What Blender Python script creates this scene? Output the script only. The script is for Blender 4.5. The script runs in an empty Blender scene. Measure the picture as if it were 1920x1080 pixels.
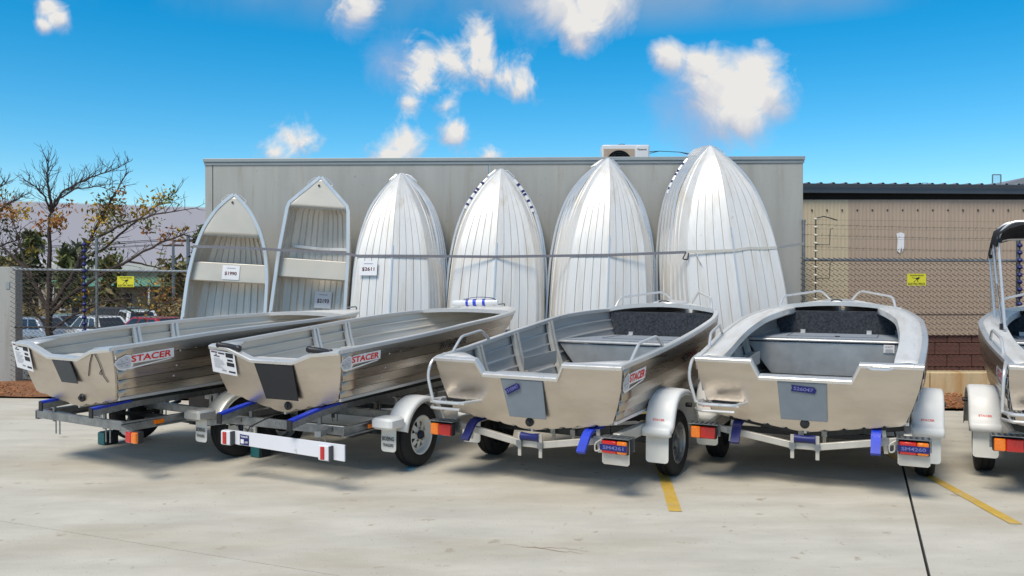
import bpy, math, random
from mathutils import Vector, Matrix
from math import sin, cos, pi, radians, atan2, sqrt
R = random.Random(11)
S = bpy.context.scene
COL = S.collection
V = Vector

# ---------------------------------------------------------------- camera
cam = bpy.data.objects.new('camera', bpy.data.cameras.new('camera')); COL.objects.link(cam)
cam.location = (0, 0, 1.65); cam.rotation_euler = (radians(90 - .48), 0, 0)
cam.data.sensor_width = 36; cam.data.lens = 29.21; cam.data.clip_start = .05; cam.data.clip_end = 6000
S.camera = cam
S.render.resolution_x, S.render.resolution_y = 1024, 576
S.view_settings.view_transform = 'Standard'; S.view_settings.look = 'None'
S.view_settings.exposure = 0.15; S.view_settings.gamma = 1
FPX, HOR = 1558., 527.
def at(px, py, Y):                       # point of the photo at depth Y, used to lay out the place
    return V(((px - 960) / FPX * Y, Y, 1.65 - (py - HOR) / FPX * Y))

# ---------------------------------------------------------------- sky
SUN_EL, SUN_AZ = 57., 212.
w = bpy.data.worlds.new('World'); S.world = w; w.use_nodes = True
N = w.node_tree.nodes; K = w.node_tree.links; N.clear()
def nd(t, **k):
    n = N.new(t)
    for a, b in k.items(): setattr(n, a, b)
    return n
def mth(op, a, b=None, c=None, clamp=False):
    n = nd('ShaderNodeMath', operation=op, use_clamp=clamp)
    for i, q in enumerate((a, b, c)):
        if q is None: continue
        if isinstance(q, (int, float)): n.inputs[i].default_value = q
        else: K.new(q, n.inputs[i])
    return n.outputs[0]
sky = nd('ShaderNodeTexSky', sky_type='NISHITA', sun_disc=False)
sky.sun_elevation = radians(SUN_EL); sky.sun_rotation = radians(SUN_AZ)
sky.ozone_density = 3.0; sky.air_density = 1.0; sky.dust_density = 0.3; sky.altitude = 200
hs = nd('ShaderNodeHueSaturation'); hs.inputs['Hue'].default_value = .488; hs.inputs['Saturation'].default_value = 1.52; hs.inputs['Value'].default_value = 1.42
K.new(sky.outputs[0], hs.inputs['Color'])
tc = nd('ShaderNodeTexCoord'); DIR = tc.outputs['Generated']
def noise(scale, detail=6, rough=.6, dist=0, off=(0, 0, 0), sc=(1, 1, 1)):
    mp = nd('ShaderNodeMapping'); mp.inputs['Location'].default_value = off; mp.inputs['Scale'].default_value = sc
    K.new(DIR, mp.inputs[0])
    n = nd('ShaderNodeTexNoise'); n.inputs['Scale'].default_value = scale; n.inputs['Detail'].default_value = detail
    n.inputs['Roughness'].default_value = rough; n.inputs['Distortion'].default_value = dist
    K.new(mp.outputs[0], n.inputs['Vector']); return n.outputs[0]
n_big = noise(10, 9, .62, .9); n_fine = noise(27, 8, .62, .9)
def blobs(lst):
    acc = None
    for px, py, r in lst:
        d = V(((px - 960) / FPX, 1, -(py - HOR) / FPX)); ln = d.length; d /= ln
        v = nd('ShaderNodeVectorMath', operation='DISTANCE'); K.new(DIR, v.inputs[0]); v.inputs[1].default_value = d
        m = mth('SUBTRACT', 1.0, mth('DIVIDE', v.outputs['Value'], r / FPX / ln))
        acc = m if acc is None else mth('SMOOTH_MAX', acc, m, .25)
    return acc
WB = [
               (800, 135, 66), (850, 125, 60), (905, 95, 52), (915, 130, 50), (950, 150, 58), (970, 165, 44), (770, 195, 36), (785, 165, 40), (838, 202, 34), (852, 248, 40),
               (560, 268, 50), (520, 292, 46), (755, 272, 50), (730, 295, 46), (912, 292, 30), (660, 8, 48), (92, 16, 30), (108, 34, 28), (84, 48, 20)]
white = blobs(WB)
WS = [(1350, 165, 92), (1405, 150, 75), (1440, 190, 72), (1315, 128, 55), (1255, 110, 46), (1385, 220, 78), (1110, -5, 95), (1060, 10, 80), (1085, 55, 60)]
puff = blobs(WS)
lit = blobs([(x_ + r_ * .15, y_ - r_ * .55, r_ * 1.05) for x_, y_, r_ in WB + WS])
grey = blobs([(1290, 205, 95), (1320, 250, 80), (1010, 15, 90), (745, 120, 70), (660, 35, 50)])
# unseen sky: grey-white cloud added to whiten fill light (camera looks along +Y)
n_far = noise(2.6, 7, .6, .3, off=(3, 1, 7))
sx = nd('ShaderNodeSeparateXYZ'); K.new(DIR, sx.inputs[0])
front = mth('MULTIPLY', mth('SUBTRACT', sx.outputs[1], .62), 8, clamp=True)
upm = mth('MULTIPLY', mth('SUBTRACT', .36, sx.outputs[2]), 12, clamp=True)
away = mth('SUBTRACT', 1, mth('MULTIPLY', front, upm))
other = mth('MULTIPLY', mth('MULTIPLY', mth('SUBTRACT', n_far, .38), 4, clamp=True), away)
turb = mth('ADD', mth('MULTIPLY', mth('SUBTRACT', n_big, .5), 2.6), mth('MULTIPLY', mth('SUBTRACT', n_fine, .5), 1.9))
wmask = mth('POWER', mth('MULTIPLY', mth('ADD', mth('ADD', white, turb), -.05), 1.25, clamp=True), 1.4)
wmask = mth('MAXIMUM', wmask, mth('POWER', mth('MULTIPLY', mth('ADD', mth('ADD', puff, mth('MULTIPLY', turb, .42)), -.04), 1.7, clamp=True), 1.2))
gmask = mth('MULTIPLY', mth('ADD', mth('ADD', grey, mth('MULTIPLY', turb, .5)), -.05), .75, clamp=True)
def mix(f, a, b):
    m = nd('ShaderNodeMix', data_type='RGBA')
    if isinstance(f, (int, float)): m.inputs[0].default_value = f
    else: K.new(f, m.inputs[0])
    for i, q in ((6, a), (7, b)):
        if isinstance(q, tuple): m.inputs[i].default_value = q + (1,)
        else: K.new(q, m.inputs[i])
    return m.outputs[2]
CW = 7.6
c1 = mix(gmask, hs.outputs[0], (2.9, 4.2, 6.6))
c2 = mix(wmask, mix(mth('MULTIPLY', other, .85), c1, (4.9, 4.85, 4.8)), mix(mth('MULTIPLY', mth('ADD', mth('MAXIMUM', mth('ADD', lit, mth('MULTIPLY', turb, .45)), mth('MULTIPLY', away, .8)), .02), 1.9, clamp=True), (4.2, 4.7, 5.9), (CW, CW * .985, CW * .96)))
# low grey bank of haze along the horizon
low = mth('MULTIPLY', mth('SUBTRACT', .0835, mth('ADD', sx.outputs[2], mth('MULTIPLY', mth('SUBTRACT', n_fine, .5), .002))), 500, clamp=True)
c3 = mix(low, c2, (3.6, 3.7, 4.4))
bg = nd('ShaderNodeBackground'); bg.inputs['Strength'].default_value = .098; K.new(c3, bg.inputs[0])
ow = nd('ShaderNodeOutputWorld'); K.new(bg.outputs[0], ow.inputs[0])

# ---------------------------------------------------------------- sun
sl = bpy.data.lights.new('sun', 'SUN'); sl.energy = 2.8; sl.angle = radians(24.0); sl.color = (1, .92, .79)
so = bpy.data.objects.new('sun', sl); COL.objects.link(so)
a, e = radians(SUN_AZ), radians(SUN_EL)
tosun = V((sin(a) * cos(e), cos(a) * cos(e), sin(e)))
so.rotation_euler = (-tosun).to_track_quat('-Z', 'Y').to_euler()

# ---------------------------------------------------------------- materials
MATS = {}
def mat(name, col, rough=.5, metal=0., var=.12, vs=3., streak=None, bump=0., bs=60., col2=None, c2s=2., c2t=(.45, .65), rvar=0., spec=.5, spots=None, coat=0, fleck=None):
    m = bpy.data.materials.new(name); m.use_nodes = True; nt = m.node_tree; n = nt.nodes; l = nt.links
    b = n['Principled BSDF']; b.inputs['Roughness'].default_value = rough; b.inputs['Metallic'].default_value = metal
    b.inputs['Specular IOR Level'].default_value = spec; b.inputs['Coat Weight'].default_value = coat
    t = n.new('ShaderNodeTexCoord'); mp = n.new('ShaderNodeMapping'); l.new(t.outputs['Object'], mp.inputs[0])
    if streak: mp.inputs['Scale'].default_value = streak
    def ns(sc, det=5, vec=mp.outputs[0], ro=.6):
        q = n.new('ShaderNodeTexNoise'); q.inputs['Scale'].default_value = sc; q.inputs['Detail'].default_value = det; q.inputs['Roughness'].default_value = ro
        l.new(vec, q.inputs['Vector']); return q.outputs[0]
    def ramp(src, a, b_, p0, p1):
        q = n.new('ShaderNodeMapRange'); q.inputs[1].default_value = p0; q.inputs[2].default_value = p1; q.inputs[3].default_value = a; q.inputs[4].default_value = b_
        l.new(src, q.inputs[0]); return q.outputs[0]
    def mx(f, c0, c1, bl='MIX'):
        q = n.new('ShaderNodeMix'); q.data_type = 'RGBA'; q.blend_type = bl
        if isinstance(f, float): q.inputs[0].default_value = f
        else: l.new(f, q.inputs[0])
        for i, c in ((6, c0), (7, c1)):
            if isinstance(c, tuple): q.inputs[i].default_value = c[:3] + (1,)
            else: l.new(c, q.inputs[i])
        return q.outputs[2]
    n1 = ns(vs)
    lo = tuple(max(0, c * (1 - var)) for c in col); hi = tuple(min(1, c * (1 + var)) for c in col)
    c = mx(ramp(n1, 0, 1, .3, .7), lo, hi)
    if col2: c = mx(ramp(ns(c2s, 7, ro=.65), 0, 1, *c2t), c, col2)
    if spots: c = mx(ramp(ns(spots[0], 3, t.outputs['Object']), 0, 1, spots[2], spots[2] + .06), c, spots[1])
    if fleck: c = mx(ramp(ns(fleck[0], 2, t.outputs['Object'], .5), 0, 1, fleck[2], fleck[2] + .03), c, fleck[1])
    l.new(c, b.inputs['Base Color'])
    if rvar: l.new(ramp(ns(vs * 2.3), rough - rvar, rough + rvar, .3, .7), b.inputs['Roughness'])
    if bump:
        bp = n.new('ShaderNodeBump'); bp.inputs['Strength'].default_value = bump; bp.inputs['Distance'].default_value = .01
        l.new(ns(bs, 6, t.outputs['Object']), bp.inputs['Height']); l.new(bp.outputs[0], b.inputs['Normal'])
    MATS[name] = m; return m
M = MATS
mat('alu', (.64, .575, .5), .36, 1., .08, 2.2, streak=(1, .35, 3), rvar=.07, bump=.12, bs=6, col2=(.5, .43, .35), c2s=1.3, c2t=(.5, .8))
mat('alu_side_shade', (.44, .4, .355), .3, 1., .1, 1.6, streak=(1, .25, 6), rvar=.07, bump=.06, bs=5, col2=(.33, .285, .24), c2s=1.2, c2t=(.45, .8))  # same bare metal as alu, darkened for the shaded ground it mirrors
mat('alu_bright', (.72, .71, .69), .32, .55, .05, 6, streak=(1, .2, 1), rvar=.06)
mat('alu_pale', (.8, .785, .755), .5, .25, .05, 2.5, streak=(3, .3, 3), rvar=.07, bump=.06, bs=6, col2=(.6, .535, .44), c2s=2.4, c2t=(.48, .78), spots=(14, (.62, .57, .5), .7))
mat('alu_liner', (.66, .63, .57), .45, .45, .1, 2.0, streak=(1, .3, 4), rvar=.08, bump=.05, bs=5, col2=(.52, .47, .4), c2s=1.6, c2t=(.5, .8))
mat('liner_grey', (.6, .59, .57), .42, .6, .1, 2.0, streak=(1, .3, 4), rvar=.08, bump=.05, bs=5)
mat('alu_inner', (.7, .66, .59), .42, .4, .1, 2.5, streak=(3, .3, 3), rvar=.08, bump=.05, bs=5)
mat('alu_grey', (.6, .59, .57), .4, .7, .1, 2.5, streak=(3, .3, 3), rvar=.06)
mat('cream_plate', (.62, .58, .5), .45, .25, .05, 2, rvar=.05)
mat('galv', (.33, .345, .35), .42, .85, .22, 14, rvar=.1, spots=(40, (.22, .23, .25), .6))
mat('galv_pale', (.56, .53, .47), .5, .35, .1, 8, rvar=.1)
mat('steel_dark', (.06, .065, .07), .5, .5, .25, 8)
mat('white_plastic', (.8, .8, .78), .42, 0, .04, 3, spots=(22, (.6, .57, .5), .72))
mat('silver_paint', (.62, .62, .58), .36, .55, .07, 5, rvar=.06)
mat('flap_white', (.74, .74, .7), .5, 0, .08, 5)
mat('rubber', (.012, .012, .013), .75, 0, .3, 20, bump=.2, bs=90)
mat('rim_white', (.78, .78, .74), .4, 0, .06, 6)
mat('hub_dark', (.03, .035, .06), .4, .5, .2, 10)
mat('blue_plastic', (.012, .045, .52), .38, 0, .2, 8)
mat('blue_dark', (.008, .015, .13), .45, 0, .2, 8)
mat('tape_blue', (.008, .012, .13), .6, 0, .15, 25)
mat('red_lens', (.55, .012, .01), .14, 0, .15, 60, coat=.6)
mat('amber_lens', (.85, .2, .01), .14, 0, .15, 60, coat=.6)
mat('board_white', (.76, .76, .8), .4, 0, .04, 3, spots=(9, (.6, .6, .62), .7))
mat('black_plastic', (.015, .015, .018), .45, 0, .2, 8)
mat('pad_black', (.018, .019, .022), .55, 0, .15, 5)
mat('pad_dark', (.05, .055, .06), .55, 0, .15, 5)
mat('pad_grey', (.19, .22, .25), .6, 0, .1, 5)
mat('carpet_dark', (.055, .06, .07), .95, 0, .5, 45, bump=.7, bs=200, spec=.1)
mat('carpet_light', (.3, .33, .37), .95, 0, .25, 60, bump=.6, bs=200, spec=.1)
mat('paper', (.82, .82, .84), .7, 0, .03, 3)
mat('ink', (.02, .02, .025), .6, 0, .1, 5)
mat('ink_red', (.78, .014, .012), .5, 0, .1, 5)
mat('ink_maroon', (.12, .01, .012), .5, 0, .1, 5)
mat('ink_grey', (.35, .35, .38), .6, 0, .2, 60)
mat('ink_tape', (.16, .17, .42), .6, 0, .2, 30)
mat('decal_silver', (.62, .63, .66), .4, .2, .1, 30)
mat('decal_white', (.85, .84, .84), .4, 0, .03, 5)
mat('concrete', (.58, .543, .46), .82, 0, .13, 2.2, streak=(.55, 1.5, 1), bump=.25, bs=60, col2=(.42, .35, .25), c2s=.5, c2t=(.46, .8), spots=(6, (.43, .375, .29), .64), fleck=(52, (.3, .25, .18), .7), rvar=.06)
mat('joint', (.02, .019, .018), .9, 0, .2, 5)
mat('line_yellow', (.62, .4, .07), .75, 0, .12, 9, col2=(.5, .42, .26), c2s=6, c2t=(.5, .75), bump=.1)
mat('line_blue', (.3, .52, .6), .75, 0, .1, 9, col2=(.44, .43, .4), c2s=6, c2t=(.5, .75))
mat('wall_concrete', (.4, .402, .378), .85, 0, .08, 1.4, bump=.15, bs=18, streak=(3.2, 1, .35), col2=(.3, .285, .235), c2s=1.9, c2t=(.54, .8), spots=(13, (.25, .25, .235), .69))
mat('flashing', (.36, .39, .39), .5, .4, .06, 2)
mat('clad_cream', (.57, .475, .325), .55, 0, .05, 2, streak=(14, 1, .3), rvar=.05)
mat('clad_tan', (.44, .34, .255), .55, 0, .06, 2, streak=(14, 1, .3), rvar=.05)
mat('gutter', (.075, .09, .11), .35, .3, .1, 3)
mat('void', (.01, .01, .01), .9, 0, .1, 3)
mat('brick_red', (.14, .06, .046), .85, 0, .25, 3, bump=.3, bs=60, col2=(.1, .05, .045), c2s=5, c2t=(.5, .8))
mat('mortar', (.16, .1, .08), .9, 0, .15, 20)
mat('limestone', (.62, .49, .29), .85, 0, .1, 3, bump=.4, bs=40, streak=(3, 1, .6), col2=(.48, .26, .08), c2s=1.3, c2t=(.52, .75))
mat('gravel', (.3, .125, .05), .95, 0, .4, 30, bump=.8, bs=70, col2=(.16, .08, .04), c2s=9)
mat('pebble', (.33, .14, .06), .9, 0, .45, 3)
mat('soil', (.14, .1, .065), .95, 0, .35, 3, bump=.5, bs=20, col2=(.1, .1, .05), c2s=.4)
mat('asphalt', (.1, .1, .1), .9, 0, .2, 3)
mat('bearer_shade', (.02, .018, .017), .8, 0, .3, 6)
mat('wire', (.055, .045, .036), .6, .2, .15, 9)
mat('strap', (.2, .2, .225), .8, 0, .15, 40)
mat('strap_pale', (.62, .6, .54), .8, 0, .1, 40)
mat('insulator', (.72, .68, .55), .4, 0, .05, 9)
mat('sign_yellow', (.72, .68, .03), .5, 0, .05, 9)
mat('bark', (.07, .052, .043), .9, 0, .3, 20, bump=.5, bs=60)
for nm, c in dict(leaf_yellow=(.46, .29, .03), leaf_orange=(.34, .14, .035), leaf_green=(.16, .18, .035), leaf_dark=(.075, .09, .04), leaf_olive=(.15, .16, .055), leaf_brown=(.27, .2, .085)).items():
    mat(nm, c, .6, 0, .35, 6, spec=.3)
mat('glass_dark', (.02, .025, .03), .06, 0, .1, 3, coat=.5)
mat('paint_white', (.72, .73, .74), .25, 0, .03, 3, coat=.8)
mat('paint_red', (.4, .015, .02), .25, 0, .05, 3, coat=.8)
mat('paint_dark', (.05, .045, .05), .25, 0, .05, 3, coat=.8)
mat('paint_silver', (.4, .42, .45), .3, .5, .05, 3, coat=.8)
mat('wall_white', (.62, .61, .57), .8, 0, .06, .3)
mat('wall_brown', (.42, .35, .26), .9, 0, .2, .5)
mat('roof_green', (.12, .27, .19), .5, 0, .12, .8)
mat('roof_grey', (.33, .34, .36), .5, .3, .1, .8)
mat('window_dark', (.03, .035, .04), .15, 0, .1, 1)
mat('canvas', (.014, .014, .016), .85, 0, .25, 6, bump=.3, bs=40)
mat('teal_box', (.02, .13, .14), .5, 0, .1, 9)
mat('block_dark', (.02, .028, .03), .6, 0, .1, 9)

# ---------------------------------------------------------------- mesh builder
class MB:
    def __init__(s): s.v = []; s.f = []; s.mi = []; s.m = 0
    def add(s, vs, fs):
        o = len(s.v); s.v += [tuple(p) for p in vs]
        s.f += [tuple(i + o for i in q) for q in fs]; s.mi += [s.m] * len(fs); return s
    def box(s, c, d, rot=None):
        c = V(c); vs = []
        for z in (-.5, .5):
            for x, y in ((-.5, -.5), (.5, -.5), (.5, .5), (-.5, .5)):
                p = V((x * d[0], y * d[1], z * d[2]))
                if rot is not None: p = rot @ p
                vs.append(c + p)
        return s.add(vs, [(3, 2, 1, 0), (4, 5, 6, 7), (0, 1, 5, 4), (1, 2, 6, 5), (2, 3, 7, 6), (3, 0, 4, 7)])
    def cham(s, c, d, b=.006):
        c = V(c); x, y, z = d[0] / 2, d[1] / 2, d[2] / 2; vs = []
        pr = [(x - b, y), (x, y - b), (x, -y + b), (x - b, -y), (-x + b, -y), (-x, -y + b), (-x, y - b), (-x + b, y)]
        pi_ = [(px * (x - b) / x, py * (y - b) / y) for px, py in pr]
        for zz, P in ((-z, pi_), (-z + b, pr), (z - b, pr), (z, pi_)): vs += [c + V((p[0], p[1], zz)) for p in P]
        fs = [tuple(range(8)), tuple(reversed(range(24, 32)))]
        for k in range(3):
            for i in range(8): j = (i + 1) % 8; fs.append((k * 8 + j, k * 8 + i, k * 8 + 8 + i, k * 8 + 8 + j))
        return s.add(vs, fs)
    def beam(s, p0, p1, w, h, up=(0, 0, 1)):
        p0, p1 = V(p0), V(p1); d = (p1 - p0).normalized(); up = V(up)
        if abs(d.dot(up)) > .98: up = V((0, 1, 0))
        x = d.cross(up).normalized(); u = x.cross(d)
        vs = [p + x * a * w / 2 + u * b * h / 2 for p in (p0, p1) for a, b in ((-1, -1), (1, -1), (1, 1), (-1, 1))]
        return s.add(vs, [(3, 2, 1, 0), (4, 5, 6, 7), (0, 1, 5, 4), (1, 2, 6, 5), (2, 3, 7, 6), (3, 0, 4, 7)])
    def path(s, pts, w, h, up=(0, 0, 1)):
        return s.sweep(pts, [(-w / 2, -h / 2), (w / 2, -h / 2), (w / 2, h / 2), (-w / 2, h / 2)], up)
    def sweep(s, pts, prof, up=(0, 0, 1), closed=False):
        pts = [V(p) for p in pts]; n = len(pts); k = len(prof); vs = []; up = V(up)
        for i, p in enumerate(pts):
            if closed: d = pts[(i + 1) % n] - pts[i - 1]
            else: d = pts[min(i + 1, n - 1)] - pts[max(i - 1, 0)]
            d.normalize(); x = d.cross(up)
            if x.length < 1e-4: x = d.cross(V((0, 1, 0)))
            x.normalize(); u = x.cross(d)
            vs += [p + x * a_ + u * b_ for a_, b_ in prof]
        fs = []
        for i in range(n if closed else n - 1):
            j = (i + 1) % n
            for q in range(k): r_ = (q + 1) % k; fs.append((i * k + q, i * k + r_, j * k + r_, j * k + q))
        if not closed: fs += [tuple(reversed(range(k))), tuple(range((n - 1) * k, n * k))]
        return s.add(vs, fs)
    def tube(s, pts, r, n=8, closed=False):
        pts = [V(p) for p in pts]; rs = r if isinstance(r, (list, tuple)) else [r] * len(pts)
        m = len(pts); vs = []; x = None
        for i, p in enumerate(pts):
            d = (pts[(i + 1) % m] - pts[i - 1]) if closed else (pts[min(i + 1, m - 1)] - pts[max(i - 1, 0)])
            d.normalize()
            if x is None: x = d.orthogonal().normalized()
            x = (x - d * x.dot(d))
            if x.length < 1e-5: x = d.orthogonal()
            x.normalize(); u = d.cross(x)
            vs += [p + (x * cos(2 * pi * q / n) + u * sin(2 * pi * q / n)) * rs[i] for q in range(n)]
        fs = []
        for i in range(m if closed else m - 1):
            j = (i + 1) % m
            for q in range(n): k = (q + 1) % n; fs.append((i * n + q, i * n + k, j * n + k, j * n + q))
        if not closed: fs += [tuple(reversed(range(n))), tuple(range((m - 1) * n, m * n))]
        return s.add(vs, fs)
    def lathe(s, prof, c, axis=(1, 0, 0), n=32, a0=0, a1=2 * pi):
        ax = V(axis).normalized(); x = ax.orthogonal().normalized(); u = ax.cross(x); c = V(c); vs = []; full = abs(a1 - a0 - 2 * pi) < 1e-4
        cnt = n if full else n + 1
        for i in range(cnt):
            t = a0 + (a1 - a0) * i / n
            vs += [c + ax * h + (x * cos(t) + u * sin(t)) * r for r, h in prof]
        k = len(prof); fs = []
        for i in range(n):
            j = (i + 1) % cnt
            for q in range(k - 1): fs.append((i * k + q, j * k + q, j * k + q + 1, i * k + q + 1))
        return s.add(vs, fs)
    def grid(s, rows, flip=False):
        k = len(rows[0]); vs = [p for r in rows for p in r]; fs = []
        for i in range(len(rows) - 1):
            for q in range(k - 1):
                t = (i * k + q, i * k + q + 1, (i + 1) * k + q + 1, (i + 1) * k + q)
                fs.append(tuple(reversed(t)) if flip else t)
        return s.add(vs, fs)
    def prism(s, poly, fn, d):               # fn(x, y, depth) -> point
        k = len(poly)
        vs = [fn(x, y, 0) for x, y in poly] + [fn(x, y, d) for x, y in poly]
        return s.add(vs, [tuple(reversed(range(k))), tuple(range(k, 2 * k))] + [(i, (i + 1) % k, k + (i + 1) % k, k + i) for i in range(k)])
    def build(s, name, m, parent=None, smooth=35, solid=0, bevel=0, loc=None, rot=None, moff=0):
        me = bpy.data.meshes.new(name); me.from_pydata(s.v, [], s.f)
        for q in (m if isinstance(m, (list, tuple)) else [m]): me.materials.append(M[q])
        if s.m or any(s.mi): me.polygons.foreach_set('material_index', s.mi)
        if smooth: me.shade_smooth(); me.set_sharp_from_angle(angle=radians(smooth))
        me.update()
        o = bpy.data.objects.new(name, me); COL.objects.link(o)
        if parent: o.parent = parent
        if loc: o.location = loc
        if rot: o.rotation_euler = rot
        if solid:
            q = o.modifiers.new('s', 'SOLIDIFY'); q.thickness = solid; q.offset = 0; q.material_offset = moff
        if bevel:
            q = o.modifiers.new('b', 'BEVEL'); q.width = bevel; q.segments = 2; q.limit_method = 'ANGLE'
        return o
def tag(o, label, cat, group=None):
    o['label'] = label; o['category'] = cat
    if group: o['group'] = group
    return o
def empty(name, loc, rz=0, mw=None):
    o = bpy.data.objects.new(name, None); COL.objects.link(o); o.empty_display_size = .1
    if mw is not None: o.matrix_world = mw
    else: o.location = loc; o.rotation_euler = (0, 0, rz)
    return o
def struct(o): o['kind'] = 'structure'; return o
def stuff(o): o['kind'] = 'stuff'; return o
def copy_tree(o, parent=None):
    c = o.copy(); COL.objects.link(c); c.parent = parent
    for ch in list(o.children): copy_tree(ch, c)
    return c
def mono(tab, t, lin=False):
    if t <= tab[0][0]: return tab[0][1]
    if t >= tab[-1][0]: return tab[-1][1]
    for i in range(len(tab) - 1):
        if tab[i][0] <= t <= tab[i + 1][0]: break
    x0, y0 = tab[i]; x1, y1 = tab[i + 1]; h = x1 - x0; u = (t - x0) / h
    if lin: return y0 + (y1 - y0) * u
    def sl(j):
        if j == 0: return (tab[1][1] - tab[0][1]) / (tab[1][0] - tab[0][0])
        if j == len(tab) - 1: return (tab[-1][1] - tab[-2][1]) / (tab[-1][0] - tab[-2][0])
        a_ = (tab[j][1] - tab[j - 1][1]) / (tab[j][0] - tab[j - 1][0]); b_ = (tab[j + 1][1] - tab[j][1]) / (tab[j + 1][0] - tab[j][0])
        return 0 if a_ * b_ <= 0 else 2 * a_ * b_ / (a_ + b_)
    m0, m1 = sl(i) * h, sl(i + 1) * h
    return (2 * u**3 - 3 * u * u + 1) * y0 + (u**3 - 2 * u * u + u) * m0 + (-2 * u**3 + 3 * u * u) * y1 + (u**3 - u * u) * m1
_txt = {}
def text_mesh(t):
    if t not in _txt:
        cu = bpy.data.curves.new('t', 'FONT'); cu.body = t; cu.size = 1; cu.offset = .022; cu.resolution_u = 3
        o = bpy.data.objects.new('t', cu); COL.objects.link(o); bpy.context.view_layer.update()
        me = bpy.data.meshes.new_from_object(o.evaluated_get(bpy.context.evaluated_depsgraph_get()))
        vs = [(p.co.x, p.co.y) for p in me.vertices]; fs = [tuple(p.vertices) for p in me.polygons]
        bpy.data.objects.remove(o); bpy.data.curves.remove(cu); bpy.data.meshes.remove(me)
        x0 = min(p[0] for p in vs); x1 = max(p[0] for p in vs); y0 = min(p[1] for p in vs); y1 = max(p[1] for p in vs)
        _txt[t] = ([((x - x0) / (x1 - x0), (y - y0) / (y1 - y0)) for x, y in vs], fs)
    return _txt[t]
def letter(mb, t, fn, x, y, wd, h, slant=0):         # print flat text through fn(x, y)
    vs, fs = text_mesh(t)
    mb.add([fn(x + u * wd + v * h * slant, y + v * h) for u, v in vs], fs)

# ---------------------------------------------------------------- ground
def clip(poly, p, n):
    out = []
    for i in range(len(poly)):
        a_, b_ = V(poly[i]), V(poly[(i + 1) % len(poly)]); da, db = (a_ - p).dot(n), (b_ - p).dot(n)
        if da >= 0: out.append(a_)
        if da * db < 0: out.append(a_ + (b_ - a_) * da / (da - db))
    return out
mb = MB(); mb.add([(-3000, -3000, -1.4), (3000, -3000, -1.4), (3000, 3000, -1.4), (-3000, 3000, -1.4)], [(0, 1, 2, 3)])
struct(mb.build('ground', 'soil'))
mb = MB(); mb.box((2, -13, -.78), (96, 53.4, 1.5)); yard = struct(mb.build('yard', 'joint'))
edge = lambda X: 11.05 - X * .09
Y4 = [V((-44, -39)), V((49, -39)), V((49, edge(49))), V((-44, edge(-44)))]
jd = V((.385, .923)); jn = V((.923, -.385))
for a_, ga in ((1, .009), (-1, .009)):
    for b_, gb in ((1, .0035), (-1, .0035)):
        p = clip(Y4, V((2.34, 4.65)) + jn * a_ * ga, jn * a_)
        p = clip(p, V((-1.0, 4.65)) + jd * b_ * gb, jd * b_)
        mb = MB(); mb.prism([(q.x, q.y) for q in p], lambda x, y, d: V((x, y, d)), -.028)
        struct(mb.build('concrete_bay', 'concrete', yard, smooth=0))
def stripe(name, a_, b_, wd, m):
    a_, b_ = V(a_), V(b_); d = (b_ - a_).normalized(); n_ = V((d.y, -d.x)) * wd / 2; k = 24; L_ = []; Rr = []
    for i in range(k + 1):
        c = a_ + (b_ - a_) * i / k; L_.append(V((*(c - n_ * (1 + R.uniform(-.06, .06))), .004))); Rr.append(V((*(c + n_ * (1 + R.uniform(-.06, .06))), .004)))
    mb = MB(); mb.grid([L_, Rr], True); struct(mb.build(name, m))
stripe('yellow_parking_line', (1.17, 5.93), (1.66, 10.6), .092, 'line_yellow')
stripe('yellow_parking_line', (3.42, 5.62), (3.78, 10.4), .085, 'line_yellow')
stripe('blue_parking_line', (-.9, 7.2), (-.57, 10.9), .08, 'line_blue')
for cr in ([(-.1, 5.2), (.1, 5.12), (.32, 5.1), (.5, 5.02)], [(.02, 5.16), (.3, 5.06), (.45, 5.0)]):
    mb = MB(); pts = []
    for i in range(len(cr) - 1):
        for k in range(5): q = V(cr[i]).lerp(V(cr[i + 1]), k / 5); pts.append(q + V((R.uniform(-.015, .015), R.uniform(-.02, .02))))
    L_ = []; Rr = []
    for i, q in enumerate(pts): wv = .0022 * R.uniform(.3, 1.2) * (1 - abs(2 * i / len(pts) - 1) ** 3); L_.append(V((q.x, q.y - wv, .003))); Rr.append(V((q.x, q.y + wv, .003)))
    mb.grid([L_, Rr]); struct(mb.build('hairline_crack', 'gravel', yard))
# gravel bed behind the concrete
mb = MB(); rows = []
for j in range(9):
    rows.append([V((X, edge(X) + .01 + (13.65 - edge(X)) * j / 8, .01 + .03 * sin(X * 3 + j) * (j > 0) + R.uniform(0, .03))) for X in [i * .4 - 16 for i in range(80)]])
mb.grid(rows, True); bed = struct(mb.build('gravel_bed', 'gravel'))
mb = MB()
for i in range(2600):
    X = R.choice([R.uniform(4.3, 8), R.uniform(4.3, 8), R.uniform(-8.5, -5), R.uniform(-5, 4.3)]); Y = R.uniform(edge(X) - .04, 11.95 if X > -4.5 else 13.5)
    s_ = R.uniform(.008, .024); c = V((X, Y, .045)); ps = [c + V((cos(k * 1.57 + i) * s_ * R.uniform(.7, 1.3), sin(k * 1.57 + i) * s_, R.uniform(-.3, .3) * s_)) for k in range(4)]
    mb.add(ps + [c + V((0, 0, s_ * .8)), c - V((0, 0, s_))], [(0, 1, 4), (1, 2, 4), (2, 3, 4), (3, 0, 4), (1, 0, 5), (2, 1, 5), (3, 2, 5), (0, 3, 5)])
stuff(tag(mb.build('gravel', 'pebble', smooth=0), 'loose orange gravel along the back edge of the concrete', 'gravel'))

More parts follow.
